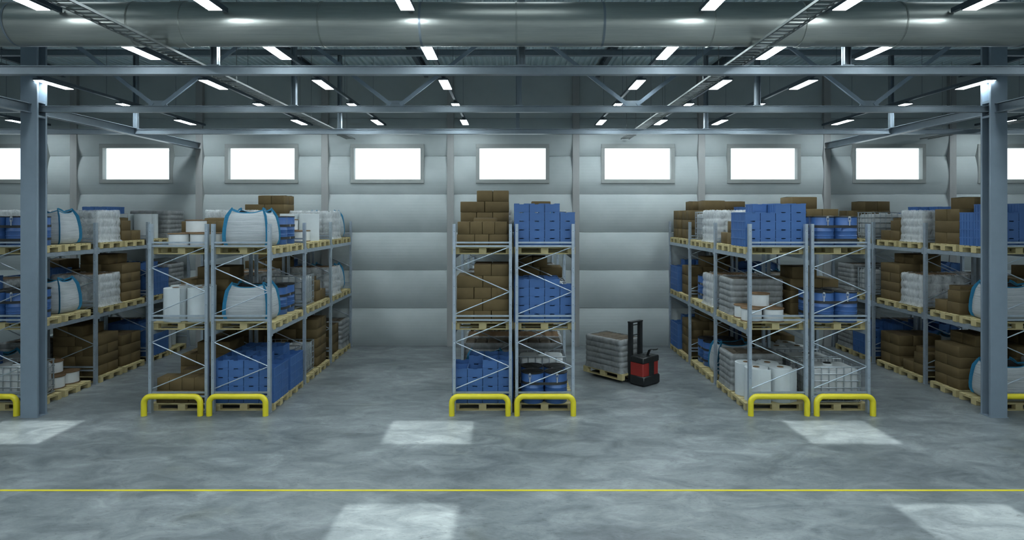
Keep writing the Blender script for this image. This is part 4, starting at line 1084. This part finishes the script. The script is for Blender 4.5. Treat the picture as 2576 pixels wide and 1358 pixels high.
                for l in range(4):
                    for r_ in range(3):
                        for c in range(4):
                            if keep(key, i):
                                q = link('bucket', BKT, (-.405 + .27 * c, -.238 + .238 * r_ * 1.0, l * .178), (0, 0, rnd.uniform(-.6, .6)), parent=o); reg(q, i)
                            i += 1
                if lv < 2: link('top_board', BOARD, (0, 0, .715), parent=o, label='brown board on top of the buckets')
                link('film', WU, parent=o, label='clear stretch film')

# what stands behind and under the countable ones, as one object each
def merged(name, parts, mat, label, cat, group):
    if not parts: return
    V = []; Fs = []
    for me, (x, y, z) in parts:
        k = len(V); V += [(v.co.x + x, v.co.y + y, v.co.z + z) for v in me.vertices]
        Fs += [tuple(i + k for i in p.vertices) for p in me.polygons]
    me = bpy.data.meshes.new(name); me.from_pydata(V, [], Fs); me.materials.append(MATS[mat]); me.update()
    o = link(name, me); tag(o, label, cat, group); o['kind'] = 'stuff'
merged('stored_crates', [(CR, p) for p in bulk['crate']], 'crate_blue', 'remaining blue crates deep inside the crate stacks on all the racks', 'crates', 'inner blue crates')
merged('stored_cartons', [(carton_mesh(p[3], p[4], p[5])[0], p[:3]) for p in bulk['carton']], 'cardboard', 'remaining brown cartons deep inside the carton stacks on all the racks', 'boxes', 'inner cartons')

# ------------------------------------------------------------------ yellow guards
def guard_mesh(w):
    b = MB(); r = .0535; h = .422 - r; R_ = .13; x0, x1 = r, w - r; pts = [(x0, 0, 0), (x0, 0, h - R_)]
    for k in range(1, 9):
        a = PI - k * PI / 16; pts.append((x0 + R_ + R_ * math.cos(a), 0, h - R_ + R_ * math.sin(a)))
    for k in range(1, 9):
        a = PI / 2 - k * PI / 16; pts.append((x1 - R_ + R_ * math.cos(a), 0, h - R_ + R_ * math.sin(a)))
    pts.append((x1, 0, 0)); b.tube(pts, r, 20); return b.mesh('guard', 'yellow_paint', True, 40)
GM = guard_mesh(1.185)
GX = [-11.82 - .05, -10.62, -7.102, -5.852, -1.207, .044, 4.52, 5.782, 9.31, 10.57]
for (rname, rx), gx in zip(RK, GX):
    o = link('safety_guard', GM, (gx, 11.80, .0005)); tag(o, 'yellow tubular guard on the floor before the %s' % rname, 'guard', 'yellow rack guards')

# ------------------------------------------------------------------ pallet stacker with its load
u = Vector((-.645, .764, 0)).normalized(); v = Vector((.764, .645, 0)).normalized()
ang = math.atan2(v.y, v.x)          # local x along v, local y along u
near = Vector((2.50, 13.99, 0))
# pallet: 1.2 along u. pallet mesh x(1.2) -> u ; y(.8) -> -v direction
pz = .075
def W(a, b, z=0): p = near + u * a + v * b; return (p.x, p.y, z)
angU = math.atan2(u.y, u.x)
add_pallet(*W(0, .8, pz), 'wooden pallet raised on the forks of the red stacker', None, rot=angU)
st = link('wrapped_sack_stack', None, W(.6, .4, pz + PTH + .001), (0, 0, angU)); tag(st, 'grey film-wrapped stack of sacks carried by the red and black stacker', 'sack stack')
for l in range(6):
    for r_ in range(2):
        for c in range(4): link('sack', SACK, (-.405 + .27 * c, -.186 + .372 * r_, l * .125), parent=st)
link('film', WS, parent=st, label='translucent grey stretch film')
_p = W(-.02, .43, 0); tr = link('pallet_stacker', None, (_p[0] + .03, _p[1], 0), (0, 0, angU + PI)); tag(tr, 'small red and black electric pallet stacker in the aisle, forks under sacks', 'pallet stacker')
# local: +x away from the load (-u), +y = -v ... width along y
b = MB()
b.box(.052, .455, -.30, .29, .02, .225, bev=.02); link('base_skirt', b.mesh('skirt', 'truck_black', True, 40), parent=tr)
b = MB()
b.prism_z([(.07, -.285), (.40, -.285), (.42, -.265), (.42, -.075), (.413, -.075), (.413, .1), (.42, .1), (.42, .255), (.39, .285), (.07, .285)], .226, .51)
link('red_body', b.mesh('body', 'truck_red', True, 30), parent=tr, label='red painted body panels')
b = MB(); b.box(.4135, .4325, -.0745, .0995, .20, .54, bev=.004); link('rear_panel', b.mesh('panel', 'truck_black', True, 30), parent=tr, label='black upright panel between the red ones')
b = MB(); b.box(.055, .432, -.292, .292, .511, .65, bev=.02); b.box(.10, .35, -.20, .20, .65, .658, bev=.003); b.box(.2, .40, -.02, .0, .655, .665); link('hood', b.mesh('hood', 'truck_black', True, 40), parent=tr)
b = MB()
for sy in (-1, 1):
    b.box(-.05, .05, -.03 + sy * .17 - .037, -.03 + sy * .17 + .037, .03, 1.395, bev=.004)
for z in (1.31, 1.08): b.tube([(-.01, -.19, z), (-.01, .13, z)], .012, 8)
b.box(-.055, .055, -.24, .18, 1.375, 1.405); b.box(-.05, .05, -.18, .18, .03, .12); b.box(-.03, .0, -.17, .17, .55, .60)
link('mast', b.mesh('mast', 'truck_black', True, 30), parent=tr)
for sy in (-1, 1):
    b = MB(); b.box(-1.15, -.062, sy * .1775 - .07, sy * .1775 + .07, .026, .072, bev=.006)
    b.tube([(-1.05, sy * .1775 - .04, .03), (-1.05, sy * .1775 + .04, .03)], .029, 12); link('fork', b.mesh('fork', 'truck_black', True, 40), parent=tr)
b = MB(); b.tube([(.32, -.0, .64), (.34, -.0, .70), (.38, -.0, .79), (.42, -.0, .81)], .022, 8, flat=(.012, .05)); b.tube([(.40, .0, .805), (.55, .0, .83)], .014, 8, flat=(.01, .03))
b.tube([(.54, -.08, .83), (.57, .0, .832), (.54, .08, .83)], .012, 8)
link('tiller', b.mesh('tiller', 'truck_black', True, 50), parent=tr)
for (x, y) in ((.36, -.2), (.36, .2), (.12, -.2), (.12, .2)):
    b = MB(); b.tube([(x, y - .03, .03), (x, y + .03, .03)], .0295, 14); link('wheel', b.mesh('wheel', 'black_rubber', True, 40), parent=tr)

# ------------------------------------------------------------------ light from outside
w = bpy.data.worlds.new('world'); bpy.context.scene.world = w; w.use_nodes = True
bg = w.node_tree.nodes['Background']; bg.inputs[0].default_value = (.90, .97, 1, 1); bg.inputs[1].default_value = 2.0
sun = bpy.data.lights.new('sun', 'SUN'); sun.energy = 4.2; sun.angle = math.radians(.8); sun.color = (1, .99, .93)
d = Vector((-.184, .16, -1)); so = link('sun', sun, (0, 0, 12)); so.rotation_euler = d.to_track_quat('-Z', 'Y').to_euler()

vs = bpy.context.scene.view_settings
vs.view_transform = 'Standard'; vs.look = 'None'; vs.exposure = .2; vs.gamma = 1; vs.use_curve_mapping = False
sc = bpy.context.scene
sc.cycles.use_denoising = True; sc.cycles.max_bounces = 10; sc.cycles.diffuse_bounces = 6; sc.cycles.glossy_bounces = 3
sc.cycles.transparent_max_bounces = 24; sc.cycles.transmission_bounces = 4; sc.cycles.sample_clamp_indirect = 6.0
sc.cycles.caustics_reflective = False; sc.cycles.caustics_refractive = False
